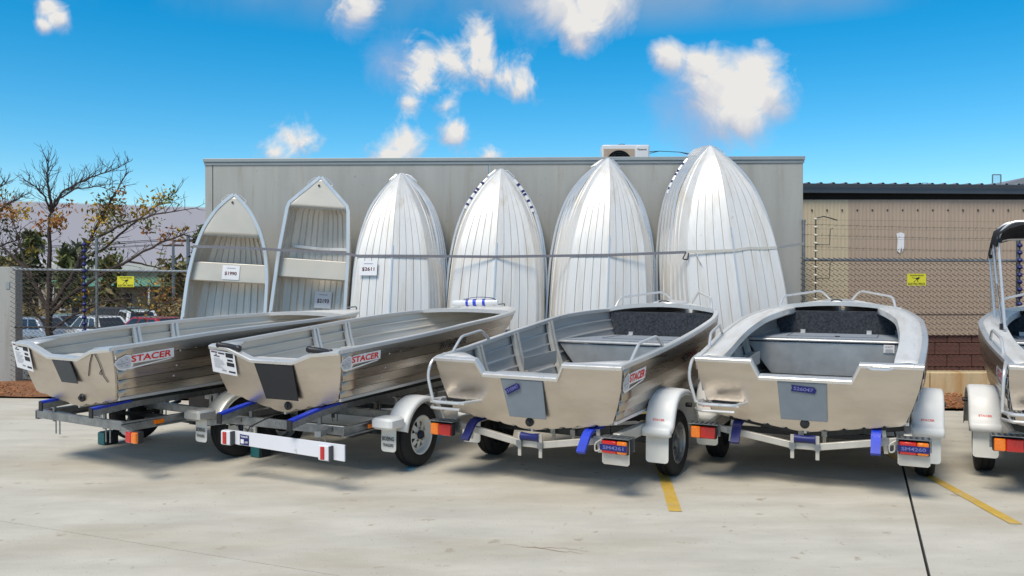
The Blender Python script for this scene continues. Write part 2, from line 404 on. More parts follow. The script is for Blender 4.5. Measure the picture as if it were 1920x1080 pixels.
# ---------------------------------------------------------------- grey concrete wall
WY = lambda X: 12.3 - .028 * (X + 4.5)
wl = tag(empty('concrete_wall', (0, 12.3, 0)), 'tall grey concrete wall with metal capping behind the leaning dinghies', 'wall')
def wallseg(x0, x1, z0, z1, name, m, t=.18, f=0):
    mb = MB(); vs = [V((x0, WY(x0) + f - 12.3, 0)), V((x1, WY(x1) + f - 12.3, 0))]
    pts = [(vs[0], z0), (vs[1], z0), (vs[1], z1), (vs[0], z1)]
    P = [p + V((0, 0, z)) for p, z in pts]; mb.add(P + [p + V((0, t, 0)) for p in P], [(0, 1, 2, 3), (7, 6, 5, 4), (1, 0, 4, 5), (2, 1, 5, 6), (3, 2, 6, 7), (0, 3, 7, 4)])
    return mb.build(name, m, wl, smooth=0, bevel=.006)
for x0, x1 in ((-4.54, -4.43), (-4.42, -.34), (-.33, 4.22)): wallseg(x0, x1, -.3, 3.40, 'wall_panel', 'wall_concrete')
cp = wallseg(-4.56, 4.24, 3.405, 3.458, 'capping', 'flashing', .24, -.03)
wallseg(-4.55, 4.235, 3.36, 3.404, 'drip_edge', 'flashing', .012, -.014)
mb = MB(); mb.box((-.16, 3.2, 1.4), (8.6, 6, 3.5)); mb.build('rear_block', 'wall_concrete', wl, smooth=0)
# air conditioner on the roof behind it
ac = tag(empty('air_conditioner', (1.86, 13.6, 3.16)), 'white outdoor air conditioner unit on the roof behind the grey wall', 'air conditioner')
mb = MB(); mb.cham((0, .15, .36), (.78, .3, .72), .015); mb.build('casing', 'paint_white', ac, bevel=.004)
mb = MB(); mb.box((-.11, -.006, .42), (.5, .012, .46)); mb.build('grille_plate', 'clad_tan', ac)
mb = MB(); mb.lathe([(.2, -.02), (.2, -.012), (0, -.012)], (-.11, 0, .42), (0, 1, 0), 40); mb.build('fan_recess', 'void', ac)
mb = MB()
for i in range(6): mb.lathe([(.035 + i * .033, -.028), (.041 + i * .033, -.028)], (-.11, 0, .42), (0, 1, 0), 36)
for i in range(12): mb.beam(V((-.11, -.03, .42)), V((-.11 + .2 * cos(i * pi / 6), -.03, .42 + .2 * sin(i * pi / 6))), .004, .004)
mb.build('fan_guard', 'steel_dark', ac)
mb = MB(); mb.box((.27, -.008, .36), (.2, .016, .68)); mb.build('side_panel', 'paint_white', ac, bevel=.006)
mb = MB(); letter(mb, 'Panasonic', lambda x, y: V((x, -.018, y)), .19, .625, .15, .03); mb.build('lettering', 'ink', ac, smooth=0)
for k in (0, 1):
    mb = MB(); mb.tube([V((.39, .1, .62 - k * .03)), V((.6, .3, .66)), V((1.0, .6, .69)), V((1.35, 1., .71 - k * .03))], .006, 5); mb.build('cable', 'steel_dark', ac)
mb = MB(); mb.tube([V((-.12, .1, .73)), V((-.06, .1, .745)), V((0, .1, .74))], .005, 5); mb.build('clip', 'steel_dark', ac)

# ---------------------------------------------------------------- neighbouring building at right
nb = tag(empty('tan_building', (7.5, 13.5, 0)), 'low building with tan ribbed metal cladding, brick base and dark gutter', 'building')
def ribbed(x0, x1, z0, z1, m, f=0):
    mb = MB(); k = int((x1 - x0) / .03); rows = []
    for z in (z0, z1): rows.append([V((x0 + (x1 - x0) * i / k - 7.5, f - .006 * (i % 2), z)) for i in range(k + 1)])
    mb.grid(rows); o = mb.build('cladding_panel', m, nb, smooth=0, solid=.004); return o
pan = [(3.9, 5.46, 'clad_cream'), (5.46, 7.08, 'clad_tan'), (7.08, 8.7, 'clad_tan'), (8.7, 10.3, 'clad_tan'), (10.3, 11.9, 'clad_tan')]
for i, (x0, x1, m) in enumerate(pan):
    ribbed(x0, x1 + .02, 1.115, 2.97, m, -.006 * (i % 2)); ribbed(x0, x1 + .02, .77, 1.12, m, .016 - .006 * (i % 2))
mb = MB()
for i in range(32):
    mb.lathe([(0, -.012), (.012, -.008), (.016, 0)], V((4.62 + i * .245 - 7.5, -.016, 2.8)), (0, 1, 0), 8)
stuff(mb.build('screw_heads', 'steel_dark', nb))
mb = MB(); mb.prism([(6.23, 2.42), (6.3, 2.44), (6.36, 2.42), (6.355, 2.2), (6.33, 2.12), (6.31, 2.2), (6.29, 2.1), (6.24, 2.14), (6.25, 2.3)], lambda x, y, d: V((x - 7.5, -.026 + d, y)), -.003); mb.build('paint_patch', 'paper', nb, smooth=0)
mb = MB(); mb.box((.5, .16, .35), (8.2, .1, .86)); mb.build('mortar_bed', 'mortar', nb)
bm_ = None
for r in range(5):
    for i in range(22):
        x = 3.7 + i * .4 + (r % 2) * .2 - 7.5
        if bm_ is None:
            mb = MB(); mb.cham((0, 0, 0), (.388, .12, .186), .008); b_ = mb.build('brick', 'brick_red', nb); bm_ = b_
        else: b_ = bm_.copy(); COL.objects.link(b_)
        b_.location = (x, .1 + R.uniform(-.004, .004), -.14 + r * .197 + .09)
mb = MB(); mb.box((.1, 3.1, 1.55), (8.0, 5.8, 2.8)); mb.build('inner_wall', 'wall_brown', nb, smooth=0)
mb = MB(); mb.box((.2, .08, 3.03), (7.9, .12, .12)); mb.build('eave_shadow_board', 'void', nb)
mb = MB(); prof = [(-.06 * 1.0, .06), (-.062, 0), (-.045, -.045), (0, -.065), (.05, -.05), (.06, 0), (.06, .06)]
prof = [(.07, .075), (.085, .06), (.085, -.02), (.06, -.062), (.01, -.075), (-.05, -.07), (-.05, .075)]
mb.sweep([V((-3.65, -.06, 3.15)), V((4.3, -.06, 3.1))], [(-a_, b_) for a_, b_ in prof][::-1]); gt = mb.build('gutter', 'gutter', nb, smooth=50)
mb = MB(); mb.sweep([V((-3.66, -.15, 3.213)), V((4.31, -.15, 3.163))], [(-.01, -.01), (.01, -.01), (.01, .01), (-.01, .01)]); mb.build('gutter_lip', 'gutter', gt)
mb = MB(); r0 = []; r1 = []
for i in range(41):
    X = -3.66 + i * .2
    for dx, dz in ((0, 0), (.125, 0), (.145, .034), (.175, .034)):
        z = 3.222 - (X + dx + 3.66) * .0063 + dz; r0.append(V((X + dx, -.05, z))); r1.append(V((X + dx, 5.5, z + .12)))
mb.grid([r0, r1]); mb.build('roof_sheet', 'roof_grey', nb, smooth=0, solid=.003)
fr = tag(empty('roof_frame', at(1867, 352, 18)), 'small wire frame standing on the roof at far right', 'frame')
for dx in (-.08, .1):
    mb = MB(); mb.beam((dx, 0, -.3), (dx, 0, .28), .02, .02); mb.build('upright', 'galv', fr)
mb = MB(); mb.beam((-.08, 0, .28), (.1, 0, .28), .02, .02); mb.build('top_bar', 'galv', fr)
mb = MB()
for i in range(9): mb.beam((-.07 + i * .02, 0, -.25), (-.07 + i * .02, 0, .27), .003, .003)
mb.build('mesh_infill', 'galv', fr)
fr2 = tag(copy_tree(fr), 'smaller wire frame on the roof, left of the other one', 'frame'); fr2.location = at(1733, 356, 19); fr2.scale = (.7, 1, .55)
gb = tag(empty('gable_building', (11.6, 22, -.45)), 'grey gable roof just showing above the corrugated roof at far right', 'building')
mb = MB(); mb.box((2, 3, 1.0), (6, 6, 4.6)); mb.build('wall', 'wall_white', gb, smooth=0)
mb = MB(); mb.prism([(-1.3, 3.95), (2, 4.85), (5.3, 3.95), (5.3, 3.85), (2, 4.7), (-1.3, 3.85)], lambda x, y, d: V((x, d - .2, y)), 6.4); mb.build('roof', 'roof_grey', gb, smooth=0)

# ---------------------------------------------------------------- limestone retaining wall and fences
rw = tag(empty('retaining_wall', (7, 12.05, 0)), 'low limestone block wall with orange stains under the right fence', 'wall')
x = 4.3 - 7
for i, l_ in enumerate((1.72, 1.15, 1.2, 1.1, 1.3)):
    mb = MB(); mb.cham((l_ / 2 - .006, 0, .15), (l_ - .012, .26, .38), .014); mb.build('limestone_block', 'limestone', rw, loc=(x, R.uniform(-.008, .008), 0)); x += l_
def fence(name, label, p0, p1, z0, z1a, z1b, lower=None, posts=(), wires=True, pt=.5):
    p0, p1 = V(p0), V(p1); d = (p1 - p0); L_ = d.length; d.normalize()
    f = tag(empty(name, (p0.x, p0.y, 0), atan2(d.y, d.x)), label, 'fence')
    mb = MB(); mb.tube([(0, 0, z1a), (L_, 0, z1b)], .021, 10); mb.build('top_rail', 'galv', f)
    if lower: mb = MB(); mb.tube([(0, .03, lower[0]), (L_, .03, lower[1])], .016, 8); mb.build('lower_rail', 'steel_dark', f)
    for x_, zt in posts:
        mb = MB(); mb.tube([(x_, .03, z0 - .05), (x_, .03, zt)], .024, 10); ps = mb.build('post', 'galv', f)
        mb = MB(); mb.lathe([(.03, -.01), (.03, .012), (.02, .022), (0, .024)], (x_, .03, zt), (0, 0, 1), 12); mb.build('post_cap', 'galv', ps)
    s_ = .078; mb = MB(); n = int(L_ / s_)
    for i in range(n + 1):
        pts = []; x_ = i * s_; k = 0; z = z0; zt = z1a + (z1b - z1a) * x_ / L_ + .045
        while z < zt:
            pts.append(V((x_ + (s_ / 2 + .002) * (1 if k % 2 else -1), -.022 + .004 * ((k + 1) % 2), z))); z += s_ / 2; k += 1
        for q in range(len(pts) - 1):
            a_, b_ = pts[q], pts[q + 1]; o = V((.003, 0, .003)); e_ = V((0, .004, 0))
            mb.add([a_ - o, a_ + o, a_ - e_, b_ - o, b_ + o, b_ - e_], [(0, 1, 4, 3), (1, 2, 5, 4), (2, 0, 3, 5)])
    stuff(mb.build('chain_link_mesh', 'wire', f, smooth=0))
    return f, L_
fr_, L_ = fence('chain_link_fence', 'chain link fence with barbed wire in front of the tan building', (4.2, 12.0), (9.6, 12.0), .35, 1.955, 1.93, posts=[(.02, 2.52), (3.12, 2.5)])
for z in (2.47, 2.32, 2.15):
    mb = MB(); pts = [V((.02 + i * .25, 0, z - .05 * sin(pi * i / 21) + R.uniform(-.006, .006) - .02 * i / 21)) for i in range(22)]; mb.tube(pts, .0028, 4)
    for i in range(52):
        c = pts[0].lerp(pts[-1], (i + .5) / 52); c.z -= .05 * sin(pi * (i + .5) / 52); mb.beam(c - V((.01, 0, .018)), c + V((.01, 0, .018)), .003, .003)
    mb.build('barbed_wire', 'wire', fr_)
for z in (2.53, 2.4, 2.26, 2.1):
    mb = MB(); mb.tube([(.14, -.06, z), (2.7, -.06, z - .03), (5.4, -.06, z - .02)], .0016, 4); mb.build('electric_wire', 'wire', fr_)
ins = tag(empty('electric_fence_strut', (4.36, 11.93, 0)), 'black rod with white insulators beside the grey wall edge', 'fence strut')
mb = MB(); mb.tube([(0, 0, .9), (0, 0, 2.56)], .008, 6); mb.build('rod', 'steel_dark', ins)
for i in range(11):
    z = 2.54 - i * .115; mb = MB(); mb.lathe([(.008, -.014), (.03, -.012), (.034, 0), (.026, .012), (.008, .014)], (0, 0, z), (.25, 0, 1), 10); mb.build('insulator', 'insulator', ins)
mb = MB(); mb.tube([(0, -.02, 2.55), (.1, -.03, 2.575), (.2, -.03, 2.55), (.3, -.02, 2.52)], .008, 6); mb.build('lead_wire', 'steel_dark', ins)
for z in (2.17, 1.69, 1.2):
    mb = MB(); mb.tube([(0, -.02, z), (.19, -.02, z), (.2, -.02, z + .22), (.235, -.02, z + .235)], .006, 6); mb.build('bracket', 'steel_dark', ins)
def blue_strut(loc, z0, z1, label):
    o = tag(empty('insulator_post', loc), label, 'fence strut')
    mb = MB(); mb.tube([(0, 0, z0), (0, 0, z1)], .012, 6); mb.build('rod', 'steel_dark', o)
    n = int((z1 - z0) / .105)
    for i in range(n):
        mb = MB(); mb.lathe([(.012, -.032), (.03, -.02), (.04, 0), (.03, .02), (.012, .032)], (0, 0, z1 - .05 - i * .105), (R.uniform(-.2, .2), 0, 1), 8); mb.build('insulator', 'blue_dark', o)
blue_strut((7.27, 11.9, 0), .8, 2.42, 'post with blue insulators behind the black boat canopy')
fl_, L_ = fence('chain_link_fence', 'chain link fence in front of the bare tree on the left', (-7.95, 13.25), (-4.3, 13.1), .0, 1.835, 1.79, lower=(.915, .88), posts=[(1.34, 2.32), (3.6, 1.85)])
blue_strut((-6.77, 13.15, 0), .6, 2.28, 'post with blue insulators on the left fence beside the bare tree')
def sign(loc, rz, label):
    o = tag(empty('warning_sign', loc, rz), label, 'sign'); fn = lambda x, y: V((x, -.0045, y))
    mb = MB(); mb.box((0, 0, 0), (.27, .006, .17)); mb.build('plate', 'sign_yellow', o)
    mb = MB()
    letter(mb, 'WARNING', fn, -.1, .05, .2, .022); letter(mb, 'ELECTRIC FENCE', fn, -.12, -.075, .24, .03)
    for p in ([(-.07, .03), (-.02, .015), (-.015, .02), (-.065, .036)], [(-.02, .02), (.03, .036), (.05, .03), (.03, .005), (0, -.005)], [(-.045, -.03), (-.02, -.012), (0, 0), (-.01, -.012), (-.035, -.036)], [(.005, .0), (.02, -.01), (.025, -.035), (.015, -.035), (.01, -.012)]):
        mb.add([fn(*q) for q in p], [tuple(range(len(p)))])
    mb.build('lettering', 'ink', o, smooth=0)
sign(V((5.82, 11.955, 1.65)) + V((0, 0, .02)), 0, 'yellow warning sign on the fence in front of the tan building')
sign((-6.1, 13.12, 1.64), -.04, 'yellow warning sign on the left fence in front of the bare tree')
pw = tag(empty('concrete_panel', (-8.6, 13.4, 0)), 'weathered grey concrete panel at the far left end of the fence', 'wall')
mb = MB(); mb.box((0, 0, .88), (1.3, .2, 2.0)); mb.build('panel', 'wall_concrete', pw, bevel=.01)
mb = MB(); mb.box((.53, -.105, 1.58), (.06, .012, .11)); mb.build('cover_plate', 'flashing', pw)

# ---------------------------------------------------------------- hulls
class Hull:
    def __init__(s, L, gw, gz, cw, cz, kz, rake=.13, ns=5, nb=4, lin=False, amp=.016, bamp=.014, gr=.14):
        s.gr = gr
        s.L, s.gw, s.gz, s.cw, s.cz, s.kz, s.rake, s.ns, s.nb, s.lin, s.amp, s.bamp = L, gw, gz, cw, cz, kz, rake, ns, nb, lin, amp, bamp
        s.k0, s.g0 = kz[0][1], gz[0][1]
    def q(s, t): return (mono(s.gw, t, s.lin), mono(s.gz, t), mono(s.cw, t, s.lin), mono(s.cz, t), mono(s.kz, t))
    def yy(s, t, z): return t * s.L - s.rake * (z - s.k0) / (s.g0 - s.k0) * max(0, 1 - t * 1.6) ** 2
    def side(s, t, u, sg=1, off=0):
        gw, gz, cw, cz, kz = s.q(t); z = cz + (gz - cz) * u
        return V((sg * (cw + (gw - cw) * u + .02 * sin(pi * u) * min(1, (1 - t) * 3) + off), s.yy(t, z), z))
    def bot(s, t, u, sg=1, off=0):
        gw, gz, cw, cz, kz = s.q(t); z = kz + (cz - kz) * u
        return V((sg * cw * u, s.yy(t, z), z - off))
    def prof(s, t, sg):
        k = min(1, (1 - t) * 4 + .05); P = []
        for i in range(s.nb):
            P += [s.bot(t, i / s.nb, sg, 0), s.bot(t, (i + s.gr) / s.nb, sg, s.bamp * k), s.bot(t, (i + 1 - s.gr) / s.nb, sg, s.bamp * k * .9)]
        for i in range(s.ns): P += [s.side(t, i / s.ns, sg, s.amp * k), s.side(t, (i + .88) / s.ns, sg, .003 * k), s.side(t, (i + .9) / s.ns, sg, -.012 * k), s.side(t, (i + .98) / s.ns, sg, -.012 * k)]
        return P + [s.side(t, 1, sg, 0)]
    def shell(s, name, m, parent, n=30, inner=None):
        mb = MB(); rows = []
        for i in range(n + 1):
            t = 1 - (1 - i / n) ** 1.35
            a_ = s.prof(t, -1); b_ = s.prof(t, 1); rows.append(a_[::-1] + b_[1:])
        mb.grid(rows); return mb.build(name, [inner, m] if inner else m, parent, smooth=28, solid=.004, moff=1 if inner else 0)
    def rail(s, sg, m, parent, w=.05, h=.04, t0=0, t1=1, inset=.4):
        mb = MB(); pts = []
        for i in range(33):
            t = t0 + (t1 - t0) * (1 - (1 - i / 32) ** 1.3); p = s.side(t, 1, sg); p.x -= sg * w * inset * min(1, (1 - t) * 6 + .1); p.z += h * .1; pts.append(p)
        b = .006
        mb.sweep(pts, [(-w / 2 + b, -h / 2), (w / 2 - b, -h / 2), (w / 2, -h / 2 + b), (w / 2, h / 2 - b), (w / 2 - b, h / 2), (-w / 2 + b, h / 2), (-w / 2, h / 2 - b), (-w / 2, -h / 2 + b)])
        return mb.build('gunwale', m, parent)
    def trans(s, x, z, d=0): return V((x, -s.rake * (z - s.k0) / (s.g0 - s.k0) - d, z))
    def transom(s, top, m, parent, trim='alu_bright', th=.02):
        poly = [(x, z) for x, z in top]
        poly += [(s.side(0, u, 1).x, s.side(0, u, 1).z) for u in (.85, .6, .3, 0)]
        k = s.nb * 3
        for i in range(k - 1, -k, -1):
            u = abs(i) / k; sg = 1 if i >= 0 else -1; p = s.bot(0, u, sg, 0 if i % 3 == 0 else s.bamp * .85); poly.append((p.x, p.z))
        poly += [(s.side(0, u, -1).x, s.side(0, u, -1).z) for u in (0, .3, .6, .85)]
        mb = MB(); mb.prism(poly[::-1], lambda x, z, d: s.trans(x, z, d), th); o = mb.build('transom', m, parent, smooth=0)
        mb = MB(); mb.sweep([s.trans(x, z + .004, th * .5) for x, z in top], [(-.03, -.014), (.03, -.014), (.03, .01), (.022, .016), (-.022, .016), (-.03, .01)], up=(0, -.3, 1))
        mb.build('transom_capping', trim, o); return o
    def deck(s, t0, t1, m, parent, z=0, crown=.03, inset=.02, name='foredeck', n=12, th=.006):
        mb = MB(); rows = []
        for i in range(n + 1):
            t = t0 + (t1 - t0) * i / n; gw, gz = s.q(t)[:2]; g = max(.004, gw - inset * min(1, (1 - t) * 8))
            rows.append([V((g * k / 5, t * s.L, gz + z + crown * (1 - (k / 5) ** 2) * min(1, g * 2.5))) for k in range(-5, 6)])
        mb.grid(rows); return mb.build(name, m, parent, solid=th)
    def across(s, y0, y1, z0, z1, m, parent, name, gap=.0):    # a box-like seat fitted between the sides
        mb = MB(); P = []
        for z in (z0, z1):
            for y in (y0, y1):
                t = y / s.L; gw, gz, cw, cz, kz = s.q(t); u = max(0, min(1, (z - cz) / (gz - cz)))
                xx = abs(s.side(t, u).x) - gap - .004 if z >= cz else cw * max(.05, (z - kz) / (cz - kz)) - gap
                P += [V((-xx, y, z)), V((xx, y, z))]
        mb.add(P, [(0, 2, 3, 1), (4, 5, 7, 6), (0, 1, 5, 4), (1, 3, 7, 5), (3, 2, 6, 7), (2, 0, 4, 6)])
        return mb.build(name, m, parent, smooth=0, bevel=.008)
    def knee(s, t, sg, m, parent, u0=.05, w=.07, d=.035, name='side_rib'):
        mb = MB(); dt = w / 2 / s.L
        for a_ in (-1, 1):
            pts = [s.side(t + a_ * dt * .72, u0 + (.99 - u0) * k / 6, sg, -.008 - d / 2) for k in range(7)]
            mb.sweep(pts, [(-.014, -d / 2), (.014, -d / 2), (.014, d / 2), (-.014, d / 2)], up=(sg, 0, .001))
        pts = [s.side(t, u0 + (.99 - u0) * k / 6, sg, -.012) for k in range(7)]
        mb.sweep(pts, [(-w * .3, -.006), (w * .3, -.006), (w * .3, .006), (-w * .3, .006)], up=(sg, 0, .001))
        return mb.build(name, m, parent, smooth=0)
def rounded(pts, r=.04, n=4):
    pts = [V(p) for p in pts]; out = [pts[0]]
    for i in range(1, len(pts) - 1):
        a_, b_, c = pts[i - 1], pts[i], pts[i + 1]; ra = min(r, (a_ - b_).length * .45, (c - b_).length * .45)
        p0 = b_ + (a_ - b_).normalized() * ra; p1 = b_ + (c - b_).normalized() * ra
        for k in range(n + 1): u = k / n; out.append(p0 * (1 - u) ** 2 + b_ * 2 * u * (1 - u) + p1 * u * u)
    return out + [pts[-1]]
def decal(h, parent, y0, ln, u0, u1, sg=1):
    def fn(x, y, o=.0):
        X = x if sg > 0 else 1 - x
        return h.side((y0 + X * ln) / h.L, u0 + (u1 - u0) * y, sg, .02 + o)
    def poly(mb, P, o):
        vs = [fn(x, y, o) for x, y in P]; c = V((0, 0, 0))
        for q in vs: c += q
        mb.add(vs + [c / len(vs)], [(i, (i + 1) % len(vs), len(vs)) for i in range(len(vs))])
    mb = MB(); poly(mb, [(.24, .36), (1.01, .36), (1.01, 1.0), (.62, 1.0), (.3, .98)], 0)
    poly(mb, [(.25, .0), (.95, .27), (.97, .33), (.9, .33), (.26, .12)], 0)
    poly(mb, [(-.02, .5), (.07, .85), (.2, 1.04), (.28, .95), (.3, .3), (.26, -.02), (.19, .0), (.15, -.06), (.05, .05)], 0); o = mb.build('decal', 'decal_white', parent, smooth=0)
    mb = MB(); poly(mb, [(.01, .5), (.08, .78), (.19, .94), (.25, .86), (.26, .4), (.24, .12), (.16, .1), (.07, .13)], .002); mb.build('emblem', 'decal_silver', o, smooth=0)
    mb = MB()
    for cx, cy, rr in ((.12, .62, .012), (.1, .3, .014), (.19, .3, .014), (.2, .7, .012)): poly(mb, [(cx + rr * cos(k), cy + rr * 3.2 * sin(k)) for k in range(6)], .004)
    poly(mb, [(.02, .44), (.22, .5), (.22, .47), (.03, .4)], .004); mb.build('emblem_marks', 'ink_grey', o, smooth=0)
    mb = MB(); letter(mb, 'STACER', lambda x, y: fn(x, y, .004), .265, .46, .69, .44, .035); mb.build('lettering', 'ink_red', o, smooth=0)
def paper_sheet(h, parent, x0, x1, z0, z1, tilt=0, d=.03, name='spec_sheet'):
    f = lambda x, z, o=0: h.trans(x0 + (x1 - x0) * x, z0 + (z1 - z0) * z + tilt * x, d + o + .01 * (1 - z))
    mb = MB(); mb.prism([(0, 0), (1, 0), (1, 1), (0, 1)], lambda x, z, o: f(x, z, o), .002); o = mb.build(name, 'paper', parent, smooth=0)
    g = lambda x, z: f(x, z, .004)
    def patch(nm, m, a_, b_, c, e_):
        mb = MB(); mb.add([g(a_, c), g(b_, c), g(b_, e_), g(a_, e_)], [(0, 1, 2, 3)]); mb.build(nm, m, o, smooth=0)
    for q in ((.64, .94, .76, .95), (.68, .9, .6, .68), (.64, .94, .38, .54)): patch('printed_picture', 'ink', *q)
    for q in ((.05, .3, .88, .93), (.34, .6, .86, .92), (.2, .28, .79, .83), (.14, .38, .72, .76)): patch('printed_heading', 'ink' if q[0] > .1 else 'ink_maroon', *q)
    for i in range(9): patch('text_line', 'ink_grey', .12, .34 + .24 * R.random(), .63 - i * .05, .645 - i * .05)
    patch('printed_logo', 'ink', .68, .95, .1, .17); patch('printed_logo', 'ink_grey', .4, .58, .12, .18)
def bung(h, parent, x, z):
    mb = MB(); c = h.trans(x, z, .02)
    mb.lathe([(.036, 0), (.036, .012), (.03, .018), (.016, .02), (.016, .034), (0, .036)], c, (0, -1, 0), 16); mb.build('drain_bung', 'black_plastic', parent)
def pad(h, parent, P, m, hang=.02):
    mb = MB(); mb.prism(P, lambda x, z, d: h.trans(x, z, .022 + hang * (P[0][1] - z) / .3 * .5 + d), .012); return mb.build('motor_pad', m, parent, smooth=0, bevel=.003)
def tape(h, parent, c, ln, ht, ang, txt, d=.055):
    f = lambda x, y, o=0: h.trans(c[0] + x * cos(ang) - y * sin(ang), c[1] + x * sin(ang) + y * cos(ang), d + o)
    mb = MB(); mb.prism([(-ln / 2, -ht / 2), (ln / 2 - .01, -ht / 2), (ln / 2, ht * .1), (ln / 2 - .02, ht / 2), (-ln / 2, ht / 2), (-ln / 2 + .008, 0)], lambda x, y, o: f(x, y, o), .002); o = mb.build('tape_label', 'tape_blue', parent, smooth=0)
    mb = MB(); letter(mb, txt, lambda x, y: f(x, y, .004), -ln * .4, -ht * .28, ln * .78, ht * .58); mb.build('lettering', 'ink_tape', o, smooth=0)
def chine_rail(h, parent, m='alu_bright', t0=.0, t1=.8):
    for sg in (-1, 1):
        mb = MB(); pts = [h.side(t0 + (t1 - t0) * i / 20, .0, sg, .014) for i in range(21)]
        mb.sweep(pts, [(-.012, -.012), (.012, -.012), (.012, .012), (-.012, .012)]); mb.build('chine_strip', m, parent)
def keel(h, parent, m, t1=.985, w=.02):
    mb = MB(); mb.sweep([h.bot(t1 * i / 30, 0, 1, .012) for i in range(31)], [(-w / 2, -.014), (w / 2, -.014), (w / 2, .014), (-w / 2, .014)]); mb.build('keel_strip', m, parent)
def rivets(h, parent, pts):
    mb = MB()
    for y, u in pts:
        c = h.side(y / h.L, u, 1, .008); mb.lathe([(.009, 0), (.007, .005), (0, .007)], c, (1, 0, 0), 8)
    stuff(mb.build('rivet_heads', 'alu_bright', parent))

TH = {1: 31.4, 2: 27.0, 3: 29.3, 4: 25.4, 5: 25.4}
OR = {1: (-3.82, 7.32), 2: (-1.93, 7.05), 3: (.16, 6.71), 4: (2.34, 6.62), 5: (4.53, 6.08)}
def frame(b, name): return empty(name, (OR[b][0], OR[b][1], 0), -radians(TH[b]))

# --- the two open dinghies on galvanised trailers
def open_boat(b, label, L, gz, zt, zc, zk, rib_y, deck_y):
    o = tag(frame(b, 'boat'), label, 'boat')
    h = Hull(L, [(0, .71), (.3, .775), (.55, .76), (.75, .63), (.88, .40), (.96, .17), (1, .03)], gz,
             [(0, .60), (.4, .63), (.65, .5), (.82, .28), (.94, .08), (1, .02)], [(0, zc), (.4, zc + .06), (.7, zc + .15), (.9, zc + .34), (1, gz[-1][1] - .06)],
             [(0, zk), (.5, zk + .05), (.75, zk + .1), (.88, zk + .2), (.96, zk + .42), (1, gz[-1][1] - .08)], .13, 5, 4)
    h.shell('hull', 'alu_side_shade', o, inner='alu_liner')
    z = gz[0][1]; nz = z - .105
    h.transom([(-.71, z), (-.5, z - .012), (-.25, nz), (.2, nz), (.42, z - .03), (.71, z)], 'alu', o)
    for sg in (-1, 1):
        h.rail(sg, 'alu_bright', o, .048, .038)
        for y in rib_y: h.knee(y / L, sg, 'alu_bright', o)
        mb = MB(); P = [V((sg * .7, -.12, z + .012)), V((sg * .42, -.12, z + .002)), V((sg * .66, .22, z + .03)), V((sg * .735, .22, z + .03))]
        mb.add(P, [(0, 1, 2, 3)]); mb.build('corner_plate', 'alu_bright', o, solid=.006)
    h.deck(deck_y / L, .985, 'alu_pale', o, .012, .02)
    mb = MB(); gw, g = h.q(deck_y / L)[:2]; mb.sweep([V((gw * .97 * k / 6, deck_y, g + .012 + .02 * (1 - (k / 6) ** 2))) for k in range(-6, 7)], [(-.012, -.03), (.012, -.03), (.012, .012), (-.012, .012)]); mb.build('deck_edge', 'alu_bright', o)
    h.across(.05, .42, zc - .02, z - .13, 'alu_pale', o, 'rear_seat'); h.across(1.62, 1.95, z - .28, z - .13, 'alu_pale', o, 'thwart'); h.across(2.5, 2.75, z - .22, z - .1, 'alu_pale', o, 'front_thwart')
    mb = MB(); rows = []
    for i in range(13):
        t = .02 + .75 * i / 12; cw, cz = h.q(t)[2:4]; rows.append([V((cw * .96 * k, t * L, cz + .012)) for k in (-1, -.3, .3, 1)])
    mb.grid(rows); mb.build('floor', 'alu_inner', o, solid=.004)
    chine_rail(h, o, t1=.85); keel(h, o, 'alu_bright')
    rivets(h, o, [(.55, .78), (.7, .8), (.85, .82), (1.0, .84), (.52, .5), (.9, .5), (.95, .42), (.5, .3)])
    mb = MB(); mb.tube(rounded([(0, L - .16, g + .07), (0, L + .02, g + .08), (.0, L + .02, g - .01)], .03), .009, 6); mb.build('bow_eye', 'galv', o)
    return o, h
b1, h1 = open_boat(1, 'leftmost open aluminium boat with small dark motor pad on its transom', 3.58, [(0, 1.085), (.3, 1.18), (.7, 1.245), (1, 1.275)], 1.08, .655, .56, (1.1, 1.53), 2.72)
decal(h1, b1, -.02, .50, .58, .86)
pad(h1, b1, [(-.2, .985), (.07, .985), (.15, .765), (-.09, .765)], 'pad_dark', .05)
paper_sheet(h1, b1, -.78, -.52, .86, 1.1, -.03)
bung(h1, b1, .12, .635)
mb = MB()
for p in ([(.46, 1.06), (.5, .96), (.52, .85), (.56, .8)], [(.44, 1.05), (.36, .95), (.3, .84)], [(.5, .9), (.47, .87), (.5, .86)]): mb.tube([h1.trans(x, z, .026) for x, z in p], .0035, 5)
mb.build('dangling_cord', 'ink', b1)
b2, h2 = open_boat(2, 'open aluminium boat with large black motor pad, second from left on trailers', 4.02, [(0, 1.08), (.3, 1.165), (.5, 1.225), (.8, 1.29), (1, 1.31)], 1.08, .68, .545, (1.3, 1.78), 3.05)
decal(h2, b2, -.04, .46, .62, .9)
pad(h2, b2, [(-.22, .955), (.2, .955), (.22, .655), (-.13, .655)], 'pad_black', .05)
paper_sheet(h2, b2, -.71, -.43, .86, 1.06, -.03)
bung(h2, b2, .07, .6)
for x in (-.5, .5):
    mb = MB(); c = h2.trans(x, 1.085, .01); mb.lathe([(0, -.12), (.024, -.12), (.03, -.1), (.024, -.085), (.028, 0), (.024, .085), (.03, .1), (.024, .12), (0, .12)], c, (1, .1, -.1 if x > 0 else -.12), 12); mb.build('handle_grip', 'black_plastic', b2)
fn = lambda x, y: h2.side((1.28 + x) / h2.L, .62 + y, 1, .02)
mb = MB(); letter(mb, '399', fn, 0, 0, .12, .15); mb.build('lettering', 'ink', b2, smooth=0); mb = MB(); letter(mb, 'SEASPRITE', fn, .15, 0, .34, .14); mb.build('lettering', 'ink', b2, smooth=0)
